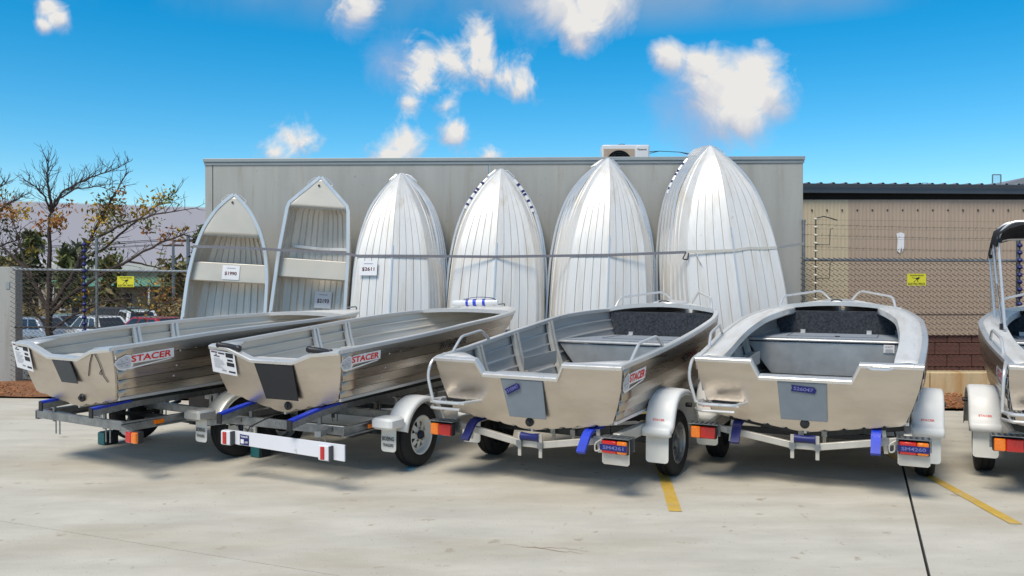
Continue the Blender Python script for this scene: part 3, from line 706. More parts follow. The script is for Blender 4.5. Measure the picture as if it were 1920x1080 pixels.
rl = tag(empty('wrapped_roll', V((OR[2][0], OR[2][1], 0)) + Matrix.Rotation(-radians(27), 3, 'Z') @ V((-.12, 3.52, 1.385)), -radians(12)), 'white roll with blue tape bands lying on the bow of the second boat', 'roll')
mb = MB(); mb.lathe([(0, -.3), (.035, -.3), (.04, -.27), (.038, 0), (.042, .2), (.034, .27), (0, .28)], (0, 0, 0), (1, 0, .03), 14); mb.build('wrap', 'paint_white', rl)
for x, w_ in ((-.04, .035), (.08, .03), (-.13, .025)):
    mb = MB(); mb.lathe([(.0425, x), (.0435, x + .005), (.0435, x + w_), (.0425, x + w_ + .005)], (0, 0, 0), (1, 0, .03), 14); mb.build('tape_band', 'blue_plastic', rl)
mb = MB(); mb.path(rounded([(-.16, .0, .04), (.0, .01, .07), (.2, -.01, .06), (.26, 0, .03)], .08), .05, .006); mb.build('loose_tape', 'tape_blue', rl)

# --- wheels and guards
def wheel(par, x, y, sg, style):
    mb = MB(); c = (x, y, .28)
    mb.lathe([(.165, -.055), (.178, -.07), (.21, -.078), (.25, -.074), (.27, -.062), (.279, -.045), (.28, -.028), (.272, -.026), (.272, -.02), (.28, -.018), (.28, .018), (.272, .02), (.272, .026), (.28, .028), (.279, .045), (.27, .062), (.25, .074), (.21, .078), (.178, .07), (.165, .055)], c, (1, 0, 0), 40)
    t = mb.build('wheel', 'rubber', par); ax = (sg, 0, 0); mb = MB()
    if style == 'spoke':
        mb.lathe([(.165, -.06), (.172, .06), (.176, .066), (.168, .07), (.158, .06), (.155, .03), (.15, .018), (.12, .022)], c, ax, 32)
        mb.lathe([(.068, .036), (.06, .042), (.03, .042), (0, .042)], c, ax, 24)
        for i in range(8):
            a_ = i * pi / 4; u = V((0, cos(a_), sin(a_))); v = V((0, -sin(a_), cos(a_))); C = V(c) + V((sg, 0, 0)) * .022; D = V(c) + V((sg, 0, 0)) * .038
            mb.add([D + u * .064 - v * .026, D + u * .064 + v * .026, C + u * .128 + v * .02, C + u * .128 - v * .02], [(0, 1, 2, 3) if sg > 0 else (3, 2, 1, 0)])
        mb.build('rim', 'rim_white', t)
        mb = MB(); mb.lathe([(.04, .042), (.04, .06), (.03, .075), (0, .078)], c, ax, 16); mb.build('hub_cap', 'hub_dark', t)
    else:
        mb.lathe([(.165, -.06), (.172, .06), (.177, .066), (.168, .07), (.16, .055), (.15, .05), (.146, .03), (.13, .026), (.12, .034), (.1, .034), (.09, .022), (.065, .03), (.05, .03), (.048, .05), (.03, .06), (0, .062)], c, ax, 32); mb.build('rim', 'galv', t)
    mb = MB()
    for i in range(5):
        a_ = i * 2 * pi / 5 + .3; mb.lathe([(.011, .03), (.011, .05), (0, .052)], V(c) + V((0, .058 * cos(a_), .058 * sin(a_))), ax, 6)
    mb.build('wheel_nuts', 'galv', t)
    mb = MB(); mb.lathe([(.1, -.03), (.1, .012), (0, .012)], c, ax, 20); mb.build('brake_drum', 'steel_dark', t)
def guard(par, x, y, path, wd, m, name='mudguard', lip=.045):
    n = len(path); mb = MB(); rows = []
    for i in range(n):
        p = V((0, *path[i])); d = (V((0, *path[min(i + 1, n - 1)])) - V((0, *path[max(i - 1, 0)]))).normalized(); nn = V((0, -d.z, d.y))
        sec = [(-wd, -lip), (-wd, -.022), (-wd + .006, -.008), (-wd + .02, 0), (0, .004), (wd - .02, 0), (wd - .006, -.008), (wd, -.022), (wd, -lip)]
        rows.append([V((x, y, 0)) + p + V((a_, 0, 0)) + nn * b_ for a_, b_ in sec])
    mb.grid(rows, True); return mb.build(name, m, par, smooth=50, solid=.005)
def arc(r, a0, a1, n=14, zc=.28): return [(r * cos(radians(a0 + (a1 - a0) * i / n)), zc + r * sin(radians(a0 + (a1 - a0) * i / n))) for i in range(n + 1)]
def flap(par, x0, x1, y, z0, z1, m='flap_white'):
    mb = MB(); r = .025; P = [(x0, z1), (x0, z0 + r), (x0 + r * .3, z0 + r * .3), (x0 + r, z0), (x1 - r, z0), (x1 - r * .3, z0 + r * .3), (x1, z0 + r), (x1, z1)]
    mb.prism(P, lambda x, z, d: V((x, y - .02 * (z1 - z) - d, z)), .005); return mb.build('mudflap', m, par, smooth=0)
def lamp(par, x0, x1, y, z0, z1, split, housing='black_plastic'):
    mb = MB(); mb.cham(((x0 + x1) / 2, y + .03, (z0 + z1) / 2), (x1 - x0 + .012, .05, z1 - z0 + .012), .006); o = mb.build('tail_light', housing, par)
    for a_, b_, m in split:
        mb = MB(); mb.cham((x0 + (x1 - x0) * (a_ + b_) / 2, y, (z0 + z1) / 2), ((x1 - x0) * (b_ - a_) - .002, .04, z1 - z0), .007); mb.build('lens', m, o)

# --- galvanised trailers
def trailer_a(b, label, ya, front, board):
    o = tag(frame(b, 'boat_trailer'), label, 'boat trailer', 'boat trailers under the boats')
    for sg in (-1, 1):
        mb = MB(); mb.sweep([(sg * .64, -.02, .42), (sg * .64, 1.9, .43), (sg * .1, front - 1.0, .44)], [(-.02, -.04), (.02, -.04), (.02, -.03), (-.01, -.03), (-.01, .03), (.02, .03), (.02, .04), (-.02, .04)]); sr = mb.build('side_rail', 'galv', o, smooth=0)
        mb = MB(); mb.box((sg * .668, .32, .425), (.006, .1, .035)); mb.build('reflector', 'amber_lens', sr)
        zb = h1.bot(0, .6).z if b == 1 else h2.bot(0, .6).z; x = sg * .38; zt = zb - .05
        pts = rounded([(x, -.36 if b == 2 else -.12, zt - (.07 if b == 2 else .035)), (x, -.02 if b == 2 else .1, zt - .02), (x, .3, zt), (x, 1.9, zt + .03)], .15, 5)
        mb = MB(); mb.path(pts, .045, .055); bk = mb.build('bunk', 'galv', o, smooth=30)
        rear = [p + V((0, 0, .036)) for p in pts if p.y < .22]; rear.append(V((x, .24, rear[-1].z))); rest = [V((x, .245, zt + .033)), V((x, 1.9, zt + .063))]
        mb = MB(); mb.path(rear, .055, .02); mb.build('skid', 'blue_plastic', bk)
        mb = MB(); mb.path(rest, .055, .02); mb.build('bunk_carpet', 'block_dark', bk)
        mb = MB(); e0 = pts[0]; mb.box(e0 + V((0, -.004, 0)), (.05, .012, .085)); mb.build('end_cap', 'black_plastic', bk)
        for y in (-.0, 1.1, 1.8):
            mb = MB(); mb.beam((x, y, .3 if y else .38), (x, y, zt - .03), .03, .02); mb.build('bunk_post', 'galv', o)
            for k in (-1, 1):
                mb = MB(); mb.tube([(x + k * .03, y + .03, .26), (x + k * .03, y + .03, .46)], .006, 6); mb.build('u_bolt', 'galv', o)
        mb = MB(); mb.path([(sg * .64, ya - .42, .36), (sg * .64, ya - .2, .31), (sg * .64, ya, .29), (sg * .64, ya + .2, .31), (sg * .64, ya + .42, .36)], .045, .03); mb.build('leaf_spring', 'steel_dark', o)
        wheel(o, sg * .78, ya, sg, 'spoke')
        p = [(-.66, .40), (-.66, .475), (-.645, .49), (-.42, .50), (-.385, .52), (-.36, .56)] ; p = arc(.345, 166, 6)
        mb = MB(); mb.cham((sg * .79, ya - .435, .45), (.21, .21, .095), .02); mb.build('guard_step', 'silver_paint' if b == 1 else 'white_plastic', o)
        g_ = guard(o, sg * .79, ya, p, .105, 'silver_paint' if b == 1 else 'white_plastic')
        f = flap(o, sg * .79 - .075, sg * .79 + .075, ya - .42, .2, .4)
        mb = MB(); q = lambda x, z: V((sg * .79 + x, ya - .437 + .015 * 0 - .02 * (.4 - z - .2), z))
        letter(mb, 'BOEING', q, -.06, .295, .12, .034); letter(mb, 'TRAILERS', q, -.055, .245, .11, .026); mb.build('lettering', 'ink', f, smooth=0)
        mb = MB(); mb.beam((sg * .64, ya - .3, .45), (sg * .74, ya - .3, .47), .04, .03); mb.build('guard_bracket', 'galv', o)
    for y, z in ((.0, .43), (1.1, .38), (1.85, .38)):
        mb = MB(); mb.beam((-.64, y, z), (.64, y, z), .04, .075); mb.build('crossmember', 'galv', o, bevel=.004)
    mb = MB(); mb.beam((-.72, ya, .27), (.72, ya, .27), .045, .045); mb.build('axle', 'steel_dark', o)
    mb = MB(); mb.beam((0, 1.7, .36), (0, front + .5, .42), .075, .075); mb.build('drawbar', 'galv', o, bevel=.004)
    mb = MB(); mb.sweep([(0, front - .02, .46), (0, front + .06, .75), (0, front + .1, .98)], [(-.03, -.03), (.03, -.03), (.03, .03), (-.03, .03)], up=(0, 1, 0)); wp = mb.build('winch_post', 'galv', o)
    mb = MB(); mb.lathe([(0, -.05), (.045, -.05), (.03, 0), (.045, .05), (0, .05)], (0, front - .02, .86), (1, 0, 0), 14); mb.build('bow_roller', 'blue_dark', wp)
    mb = MB(); mb.lathe([(0, -.04), (.05, -.04), (.05, .04), (0, .04)], (0, front + .1, .98), (1, 0, 0), 16); mb.build('winch_drum', 'galv', wp)
    mb = MB(); mb.tube([(.18, front + .2, .1), (.18, front + .2, .6)], .022, 8); jw = mb.build('jockey_stand', 'galv', o)
    mb = MB(); mb.lathe([(0, -.03), (.09, -.03), (.1, -.01), (.1, .01), (.09, .03), (0, .03)], (.18, front + .2, .1), (1, 0, 0), 20); mb.build('jockey_wheel', 'rubber', jw)
    if board:
        mb = MB(); bd = []
        mb.add([V((x, y, z)) for y in (-.30, -.312) for x, z in ((-.38, .3), (.88, .262), (.88, .39), (-.38, .41))], [(0, 1, 2, 3), (7, 6, 5, 4), (0, 4, 5, 1), (1, 5, 6, 2), (2, 6, 7, 3), (3, 7, 4, 0)])
        bd = mb.build('light_board', 'board_white', o, smooth=0, bevel=.002)
        for x0, dz in ((-.37, .295), (.66, .265)):
            mb = MB(); mb.cham((x0 + .05, -.335, dz + .055), (.11, .045, .12), .008); l_ = mb.build('tail_light', 'board_white', o)
            mb = MB(); mb.cham((x0 + .045, -.36, dz + .055), (.035, .02, .1), .004); mb.build('lens', 'red_lens', l_)
            mb = MB(); mb.box((x0 + .105, -.333, dz + .055), (.02, .042, .11)); mb.build('side_cap', 'pad_dark', l_)
        f = lambda x, z: V((x, -.3145, z))
        mb = MB(); mb.add([f(-.2, .3), f(-.1, .297), f(-.1, .38), f(-.2, .385)], [(0, 1, 2, 3)]); lb = mb.build('label_plate', 'blue_dark', bd, smooth=0)
        mb = MB(); g2 = lambda x, z: V((x, -.3165, z)); mb.add([g2(-.19, .31), g2(-.155, .31), g2(-.155, .345), g2(-.19, .345)], [(0, 1, 2, 3)])
        letter(mb, 'TRAILER', g2, -.19, .358, .08, .016); letter(mb, 'LED', g2, -.145, .315, .035, .014); mb.build('label_print', 'paper', lb, smooth=0)
        for sg in (-1, 1):
            mb = MB(); mb.beam((sg * .5, -.02, .44), (sg * .5 + (.1 if sg > 0 else -.08), -.29, .445), .05, .045); mb.build('board_arm', 'galv', o)
        mb = MB(); mb.tube([(-.1, -.04, .5), (-.13, -.1, .48), (-.15, -.25, .44), (-.15, -.29, .39)], .006, 5); mb.build('cable', 'black_plastic', o)
        mb = MB(); mb.box((.4, .55, .335), (.3, .7, .01)); mb.build('mesh_step', 'steel_dark', o)
    else:
        mb = MB(); mb.beam((-.62, .1, .42), (-.1, .02, .44), .03, .06); mb.build('light_arm', 'steel_dark', o)
        lamp(o, -.72, -.6, .08, .375, .455, [(0, .45, 'amber_lens'), (.45, 1, 'red_lens')])
        mb = MB(); mb.sweep(rounded([(.64, .3, .42), (.66, -.02, .41), (.9, -.1, .405)], .06), [(-.02, -.03), (.02, -.03), (.02, .03), (-.02, .03)]); mb.build('light_arm', 'galv', o)
        lamp(o, .84, .98, -.1, .33, .42, [(0, .55, 'red_lens'), (.55, 1, 'amber_lens')])
    return o
trailer_a(1, 'galvanised trailer with silver mudguards under the leftmost boat', 1.09, 3.55, False)
trailer_a(2, 'galvanised trailer with white light board at its rear, second from left', .82, 4.0, True)
for b, x, y in ((1, -.8, .72), (2, -.74, .42)):
    r = Matrix.Rotation(-radians(TH[b]), 3, 'Z'); c = V((OR[b][0], OR[b][1], 0)) + r @ V((x, y, 0))
    o = tag(empty('wheel_chock', c, -radians(TH[b])), 'dark chock block with teal end under the %s trailer' % ('leftmost' if b == 1 else 'second'), 'chock')
    mb = MB(); mb.cham((0, .07, .065), (.13, .14, .13), .008); mb.build('block', 'block_dark', o)
    mb = MB(); mb.cham((0, -.006, .065), (.11, .014, .12), .004); mb.build('end_plate', 'teal_box', o)

# --- the two (and a bit) bigger boats
def big_boat(b, label, L, gw, gz, wide, cut):
    o = tag(frame(b, 'boat'), label, 'boat'); z = gz[0][1]
    h = Hull(L, gw, gz, [(0, .72), (.35, .74), (.6, .64), (.8, .38), (.93, .12), (1, .02)], [(0, .565), (.4, .63), (.7, .76), (.88, .95), (1, gz[-1][1] - .08)],
             [(0, .46), (.5, .49), (.72, .54), (.85, .68), (.94, .92), (1, gz[-1][1] - .1)], .13, 5, 5, bamp=.016)
    h.shell('hull', 'alu_side_shade', o, inner='liner_grey')
    W = gw[0][1]; n0, n1, nz = cut
    tr = h.transom([(-W, z), (n0 - .04, z - .004), (n0 + .02, nz), (n1 - .02, nz), (n1 + .04, z - .004), (W, z)], 'alu', o)
    for sg in (-1, 1): h.rail(sg, 'alu_bright', o, .05, .042)
    # motor well shelf
    mb = MB(); mb.box(((n0 + n1) / 2, .1, nz - .02), (n1 - n0 + .06, .34, .03)); mb.build('motor_well', 'alu_bright', o, bevel=.006)
    mb = MB(); mb.box(((n0 + n1) / 2, -.05, nz - .006), (n1 - n0 - .04, .03, .02)); mb.build('well_lip', 'alu_inner', o)
    h.across(.27, .3, .6, nz - .03, 'alu_grey', o, 'well_bulkhead')
    yc, yb = 2.15, 3.12
    zc = 1.02 if b == 3 else 1.05
    h.across(yc, yc + .02, .62, zc - .04, 'alu_grey', o, 'casting_deck_front')
    h.across(yc - .02, yb, zc - .03, zc - .005, 'alu_bright', o, 'casting_deck')
    h.across(yc + .12, yb - .004, zc - .0035, zc + .004, 'carpet_light', o, 'deck_carpet', .02)
    gwb, gzb = h.q(yb / L)[:2]
    h.across(yb, yb + .02, zc - .04, gzb - .012, 'carpet_dark', o, 'bulkhead_carpet', .004)
    for x in (-.35, .35):
        mb = MB(); mb.box((x, yb - .015, zc + .02), (.05, .02, .05)); mb.box((x, yb - .04, zc + .008), (.05, .05, .008)); mb.build('hinge', 'alu_bright', o)
    mb = MB(); mb.box((.06, yc + .38, zc + .007), (.05, .03, .012)); mb.build('hatch_latch', 'black_plastic', o)
    mb = MB(); 
    for a_, b_ in (((-.45, yc + .34), (.45, yc + .34)), ((.45, yc + .34), (.45, yb - .1)), ((-.45, yc + .34), (-.45, yb - .1))): mb.beam((*a_, zc + .005), (*b_, zc + .005), .008, .004)
    mb.build('hatch_seam', 'pad_dark', o)
    mb = MB(); rows = []
    for i in range(9):
        t = (.28 + (yc - .3) * i / 8) / L; cw, cz = h.q(t)[2:4]; rows.append([V((cw * .97 * k, t * L, cz + .02)) for k in (-1, -.3, .3, 1)])
    mb.grid(rows); mb.build('floor', 'carpet_dark', o, solid=.004)
    h.deck(yb / L, .985, 'alu_pale', o, .02, .06, name='foredeck')
    mb = MB(); mb.sweep([V((gwb * .98 * k / 6, yb, gzb + .02 + .06 * (1 - (k / 6) ** 2))) for k in range(-6, 7)], [(-.015, -.032), (.015, -.032), (.015, .014), (-.015, .014)]); mb.build('deck_edge', 'alu_bright', o)
    mb = MB(); mb.lathe([(.0, .045), (.13, .04), (.2, .02), (.22, -.01)], (0, yb + .34, gzb + .075), (0, 0, 1), 20); mb.build('deck_hatch', 'alu_bright', o)
    mb = MB(); mb.tube(rounded([(-.06, yb + .12, gzb + .1), (-.03, yb + .11, gzb + .115), (.03, yb + .11, gzb + .115), (.06, yb + .12, gzb + .1)], .02), .008, 6); mb.build('cleat', 'steel_dark', o)
    for y in ((.16, .62, 1.3, 2.0) if b == 3 else (.7, 1.35, 2.0)):
        for sg in (-1, 1): h.knee(y / L, sg, 'alu_inner', o, .05, .08, .045)
    for sg in (-1, 1):       # bow rails
        zz = gzb + .02; y2 = L - .35
        P = [(sg * (gwb - .07), yb + .03, zz), (sg * (gwb - .1), yb + .14, zz + .13), (sg * .22, y2 - .05, zz + .19), (sg * .1, y2 + .06, zz + .05)]
        mb = MB(); mb.tube(rounded(P, .07), .0135, 10); mb.build('bow_rail', 'alu_bright', o)
        gy = ((.2, .34, .68, .82) if b == 3 else (.42, .52, .98, 1.12)); P = []
        for k, y in enumerate(gy): p = h.side(y / L, 1, sg); P.append(p + V((-sg * .03, 0, .02 + (.11 if k in (1, 2) else 0))))
        if not (b >= 4 and sg > 0): mb = MB(); mb.tube(rounded(P, .05), .0125, 10); mb.build('grab_rail', 'alu_bright', o)
        if wide:
            mb = MB(); rows = []
            for i in range(17):
                y = -.1 + (yb + .1) * i / 16; t = max(0, y / L); p = h.side(t, 1, sg); p.y = y; wd = .2 + .05 * (y / yb)
                rows.append([p + V((-sg * .02, 0, .016)), p + V((-sg * wd * .5, 0, .028)), p + V((-sg * wd, 0, .022)), p + V((-sg * (wd + .01), 0, -.03)), p + V((-sg * (wd - .02), 0, -.05))])
            mb.grid(rows, sg > 0); mb.build('side_deck', 'alu_pale', o, solid=.005)
        else:
            mb = MB(); z_ = z + .018; mb.add([V((sg * W * .99, -.13, z_)), V((sg * .45, -.13, z_)), V((sg * (W - .1), .16, z_ + .008)), V((sg * (W + .01), .16, z_ + .01))], [(0, 1, 2, 3)]); mb.build('corner_plate', 'alu_pale', o, solid=.008)
    # side pocket
    mb = MB(); xs = -.62; mb.beam((xs, 1.0, .86), (xs, 1.7, .88), .012, .12); mb.beam((xs, 1.7, .87), (xs - .12, 1.7, .87), .012, .12); mb.build('side_pocket', 'alu_grey', o)
    # boarding step and its tube on the port quarter
    c = V((-.64, -.17, .655))
    mb = MB(); pr = [V((-.8, -.06, .66)), V((-.83, -.2, .66)), V((-.78, -.3, .66)), V((-.5, -.3, .66)), V((-.44, -.06, .66))]; mb.tube(rounded(pr, .05), .014, 8); st = mb.build('boarding_step', 'alu_bright', o)
    mb = MB(); mb.box((-.635, -.18, .655), (.33, .21, .012)); mb.build('step_plate', 'alu_bright', st)
    mb = MB()
    for i in range(5):
        for j in range(3): mb.lathe([(.02, .0), (.026, .004)], (-.76 + i * .06 + .03 * (j % 2), -.25 + j * .06, .663), (0, 0, 1), 10)
    mb.build('step_tread', 'steel_dark', st)
    mb = MB(); mb.tube(rounded([pr[1] + V((0, 0, -.05)), pr[2] + V((0, 0, -.05)), pr[3] + V((0, 0, -.05))], .04), .012, 8); mb.build('step_bar', 'alu_bright', st)
    mb = MB(); mb.tube(rounded([h.side(.03, 1, -1) + V((-.0, 0, .015)), V((-W - .03, -.16, z - .01)), V((-W - .045, -.2, z - .14)), V((-.83, -.2, .66))], .07), .0135, 10); mb.build('boarding_rail', 'alu_bright', o)
    mb = MB(); mb.box((-.6, -.2, .675), (.2, .03, .016), Matrix.Rotation(-.25, 3, 'Z')); mb.build('step_handle', 'black_plastic', st)
    chine_rail(h, o, 'alu_bright', 0, .9); keel(h, o, 'alu_bright')
    bung(h, o, 0, .515)
    return o, h
GW3 = [(0, .84), (.3, .89), (.5, .87), (.68, .72), (.8, .52), (.92, .24), (1, .03)]
b3, h3 = big_boat(3, 'open aluminium boat with dark carpeted bow bulkhead, third from left on trailers', 4.25, GW3, [(0, 1.0), (.1, 1.04), (.35, 1.16), (.6, 1.28), (.75, 1.31), (1, 1.33)], False, (-.4, .31, .885))
decal(h3, b3, -.03, .4, .56, .88)
pad(h3, b3, [(-.22, .865), (.16, .865), (.17, .555), (-.16, .555)], 'pad_grey', .05); tape(h3, b3, (-.1, .79), .15, .05, .45, 'S10947')
fn = lambda x, y: h3.side((1.25 + x) / h3.L, .6 + y, 1, .02)
mb = MB(); letter(mb, '420', fn, 0, 0, .12, .16); mb.build('lettering', 'ink', b3, smooth=0)
mb = MB(); letter(mb, 'RAMPAGE', fn, .15, .01, .26, .15); mb.build('lettering', 'ink_maroon', b3, smooth=0)
GW4 = [(0, .845), (.3, .895), (.5, .88), (.68, .75), (.8, .55), (.92, .25), (1, .03)]
b4, h4 = big_boat(4, 'aluminium boat with wide side decks and bow rails in front of the right fence', 4.3, GW4, [(0, 1.01), (.1, 1.05), (.35, 1.17), (.6, 1.27), (.75, 1.33), (1, 1.38)], True, (-.36, .37, .875))
pad(h4, b4, [(-.2, .855), (.17, .855), (.17, .545), (-.18, .545)], 'pad_grey', .01); tape(h4, b4, (.0, .8), .19, .05, -.08, 'S26047', .04)
decal(h4, b4, -.03, .4, .62, .95)
mb = MB(); mb.prism([(.52, .93), (.62, .93), (.62, 1.01), (.52, 1.01)], lambda x, z, d: V((x, 2.14 - d, z)), .004); cn = mb.build('compliance_label', 'paper', b4, smooth=0)
mb = MB(); letter(mb, 'C43T', lambda x, z: V((x, 2.134, z)), .535, .98, .07, .018)
for i in range(4): mb.box((.57, 2.1345, .965 - i * .009), (.07, .001, .003))
mb.build('print', 'ink_grey', cn, smooth=0)
mb = MB(); mb.tube(rounded([h4.trans(.44, 1.005, .0), h4.trans(.48, .985, .06), h4.trans(.62, .985, .06), h4.trans(.66, 1.01, .0)], .03), .011, 8); mb.build('stern_handle', 'alu_bright', b4)
b5, h5 = big_boat(5, 'partly visible aluminium boat with black bimini canopy at the right edge', 4.2, [(0, .78), (.3, .84), (.5, .83), (.68, .7), (.8, .52), (.92, .24), (1, .03)], [(0, 1.0), (.1, 1.04), (.35, 1.14), (.6, 1.24), (.75, 1.3), (1, 1.35)], True, (-.36, .37, .875))
decal(h5, b5, .05, .42, .5, .85, -1)
bim = tag(frame(5, 'bimini_canopy'), 'black fabric canopy on aluminium poles over the boat at the right edge', 'canopy')
zt = 2.19
for y0, z0_, y1, z1_, nm in ((2.55, 1.27, 2.75, zt - .1, 'front_hoop'), (1.55, 1.2, 1.85, zt + .03, 'rear_hoop'), (2.1, 1.6, 2.35, zt + .05, 'middle_hoop')):
    P = [(-.74 if nm != 'middle_hoop' else -.76, y0, z0_), (-.78, y1, z1_ - .12), (-.66, y1, z1_), (.66, y1, z1_), (.78, y1, z1_ - .12), (.74, y0, z0_)]
    mb = MB(); mb.tube(rounded(P, .09), .0145, 10); hp = mb.build(nm, 'alu_bright', bim)
    for sg in (-1, 1): mb = MB(); mb.box((sg * .765, y1 - .02, z1_ - .18), (.045, .045, .04)); mb.build('clamp', 'black_plastic', hp)
for sg in (-1, 1):
    mb = MB(); mb.tube([(sg * .75, 1.75, 1.24), (sg * .77, 2.2, 1.72), (sg * .775, 2.4, 1.95)], .011, 8); mb.build('brace', 'galv', bim)
    mb = MB(); mb.box((sg * .75, 1.7, 1.22), (.05, .06, .05)); mb.build('mount', 'black_plastic', bim)
    mb = MB(); mb.tube([(sg * .77, 2.76, zt - .12), (sg * .72, 3.3, 1.32)], .006, 5); mb.build('stay_strap', 'strap_pale', bim)
mb = MB(); rows = []
for i in range(13):
    y = 1.75 + 1.06 * i / 12; zz = zt + .02 + .05 * sin(pi * i / 12) - (.10 * max(0, (i - 8) / 4))
    rows.append([V((.8 * cos(a_), y, zz - .24 + .25 * max(0, sin(a_)) ** .5 + (.012 * sin(i * 2.1) if 0 < i < 12 else 0))) for a_ in [pi * k / 12 for k in range(13)]])
mb.grid(rows); mb.build('canopy', 'canvas', bim, solid=.006)
bim.scale = (.88, 1, 1)

def trailer_b(b, label, h, txt):
    o = tag(frame(b, 'boat_trailer'), label, 'boat trailer', 'boat trailers under the boats'); ya = .9; L = h.L
    for sg in (-1, 1):
        mb = MB(); mb.sweep([(sg * .74, -.02, .44), (sg * .74, 1.7, .44), (sg * .08, 3.3, .44)], [(-.03, -.045), (.03, -.045), (.03, .045), (-.03, .045)]); mb.build('side_rail', 'galv_pale', o, bevel=.006)
        wheel(o, sg * .87, ya, sg, 'galv')
        p = [(-.46, .4), (-.46, .455), (-.445, .47), (-.40, .475), (-.375, .49), (-.36, .53), (-.335, .59), (-.30, .65), (-.25, .7), (-.18, .735), (-.05, .745), (.1, .72), (.22, .65), (.3, .56), (.36, .46), (.39, .36)]
        p = [(y, z - .02 * 0) for y, z in p]
        g_ = guard(o, sg * .885, ya, p, .12, 'white_plastic', lip=.05)
        q = lambda x, z: V((sg * .885 + x, ya - .372 + (z - .5) * .42 - .008, z))
        mb = MB(); letter(mb, 'STACER', q, -.05, .515, .1, .016); mb.build('lettering', 'ink_red', g_, smooth=0)
        flap(o, sg * .885 - .095, sg * .885 + .095, ya - .4, .18, .43)
        mb = MB(); mb.lathe([(.02, 0), (.02, .05), (0, .055)], (sg * .98, ya + .05, .6), (sg, 0, 0), 8); mb.build('guard_bolt', 'black_plastic', g_)
        mb = MB(); mb.beam((sg * .74, ya, .46), (sg * .8, ya, .7), .04, .03); mb.build('guard_bracket', 'steel_dark', o)
        # light bracket with chequer top, lens, plate
        x0 = sg * .78
        mb = MB(); mb.box((x0, -.1, .475), (.24, .13, .006)); mb.box((x0, -.05, .42), (.24, .006, .11)); br = mb.build('light_bracket', 'galv', o)
        mb = MB()
        for i in range(6):
            for j in range(3): mb.box((x0 - .1 + i * .04, -.14 + j * .04, .4795), (.022, .006, .003), Matrix.Rotation(.8 if (i + j) % 2 else -.8, 3, 'Z'))
        mb.build('chequer_bars', 'steel_dark', br)
        sp = [(0, .4, 'amber_lens'), (.4, 1, 'red_lens')] if sg < 0 else [(0, .6, 'red_lens'), (.6, 1, 'amber_lens')]
        lamp(o, x0 - .1, x0 + .1, -.15, .36, .455, sp)
        if sg > 0:
            mb = MB(); r = .02; P = [(x0 - .11, .46), (x0 - .11, .285), (x0 - .095, .27), (x0 + .095, .27), (x0 + .11, .285), (x0 + .11, .46)]
            mb.prism(P, lambda x, z, d: V((x, -.125 - d, z)), .004); mb.build('number_plate_holder', 'galv_pale', o, smooth=0)
            f = lambda x, z: V((x, -.176, z))
            mb = MB(); mb.prism([(x0 - .11, .385), (x0 + .105, .38), (x0 + .108, .428), (x0 - .112, .43)], lambda x, z, d: V((x, -.1725 - d, z)), .002); tp = mb.build('tape_label', 'tape_blue', o, smooth=0)
            mb = MB(); letter(mb, txt, f, x0 - .085, .392, .165, .028); mb.build('lettering', 'ink_tape', tp, smooth=0)
            mb = MB(); mb.tube(rounded([(x0 - .12, -.12, .45), (x0 - .17, -.13, .42), (x0 - .165, -.14, .36), (x0 - .13, -.13, .37), (x0 - .13, -.1, .44)], .03), .006, 6); mb.build('cable', 'galv_pale', o)
        # blue skids and their posts
        for x, y0 in ((sg * .52, -.06),):
            zb = h.bot(.02, x * sg / .72).z - .02
            P = rounded([(x, y0 - .13, zb - .17), (x, y0 + .0, zb - .03), (x, y0 + .25, zb - .02)], .06)
            mb = MB(); mb.path(P, .07, .028); mb.build('skid', 'blue_plastic' if sg > 0 else 'blue_dark', o)
            mb = MB(); mb.beam((x + .07 * sg, .02, .32), (x + .05 * sg, .02, zb - .02), .03, .012); mb.build('skid_post', 'galv_pale', o)
            mb = MB(); mb.box((x + .06 * sg, .0, .42), (.06, .05, .06)); mb.build('clamp', 'galv', o)
        for y in (.6, 1.3, 2.0):
            zb = h.bot(y / L, .6).z - .03
            mb = MB(); mb.cham((sg * .42, y, zb - .035), (.09, .16, .04), .01); mb.build('support_pad', 'black_plastic', o)
            mb = MB(); mb.beam((sg * .42, y, .36), (sg * .42, y, zb - .05), .03, .02); mb.build('pad_post', 'steel_dark', o)
    for y, zc in ((-.0, .335), (.62, .34), (1.3, .35), (2.0, .36)):
        mb = MB(); mb.sweep([(-.74, y, .44), (-.1, y, zc), (.1, y, zc), (.74, y, .44)], [(-.02, -.027), (.02, -.027), (.02, .027), (-.02, .027)]); mb.build('crossmember', 'galv_pale' if y < .3 else 'steel_dark', o, bevel=.004)
        zb = h.bot(y / L, 0).z - .045
        if y < 2:
            mb = MB(); mb.lathe([(0, -.08), (.035, -.08), (.028, -.02), (.028, .02), (.035, .08), (0, .08)], (0, y - .03 if y < .3 else y, zb - .02), (1, 0, 0), 14); mb.build('keel_roller', 'blue_dark', o)
            for k in (-1, 1):
                mb = MB(); mb.beam((k * .095, y - .03, zc - .1), (k * .095, y - .03, zb + .01), .028, .01); mb.build('roller_bracket', 'galv_pale', o)
                mb = MB(); mb.box((k * .095, y - .035, zc), (.045, .03, .05)); mb.build('clamp', 'galv', o)
    mb = MB(); mb.beam((-.82, ya, .28), (.82, ya, .28), .05, .05); mb.build('axle', 'steel_dark', o)
    mb = MB(); mb.beam((0, 1.9, .38), (0, L + .5, .42), .08, .08); mb.build('drawbar', 'galv_pale', o, bevel=.006)
    mb = MB(); mb.sweep(rounded([(0, L - .35, .44), (0, L - .1, .5), (0, L - .06, .75), (0, L - .28, .86)], .12), [(-.03, -.025), (.03, -.025), (.03, .025), (-.03, .025)], up=(1, 0, 0)); wp = mb.build('winch_post', 'galv_pale', o)
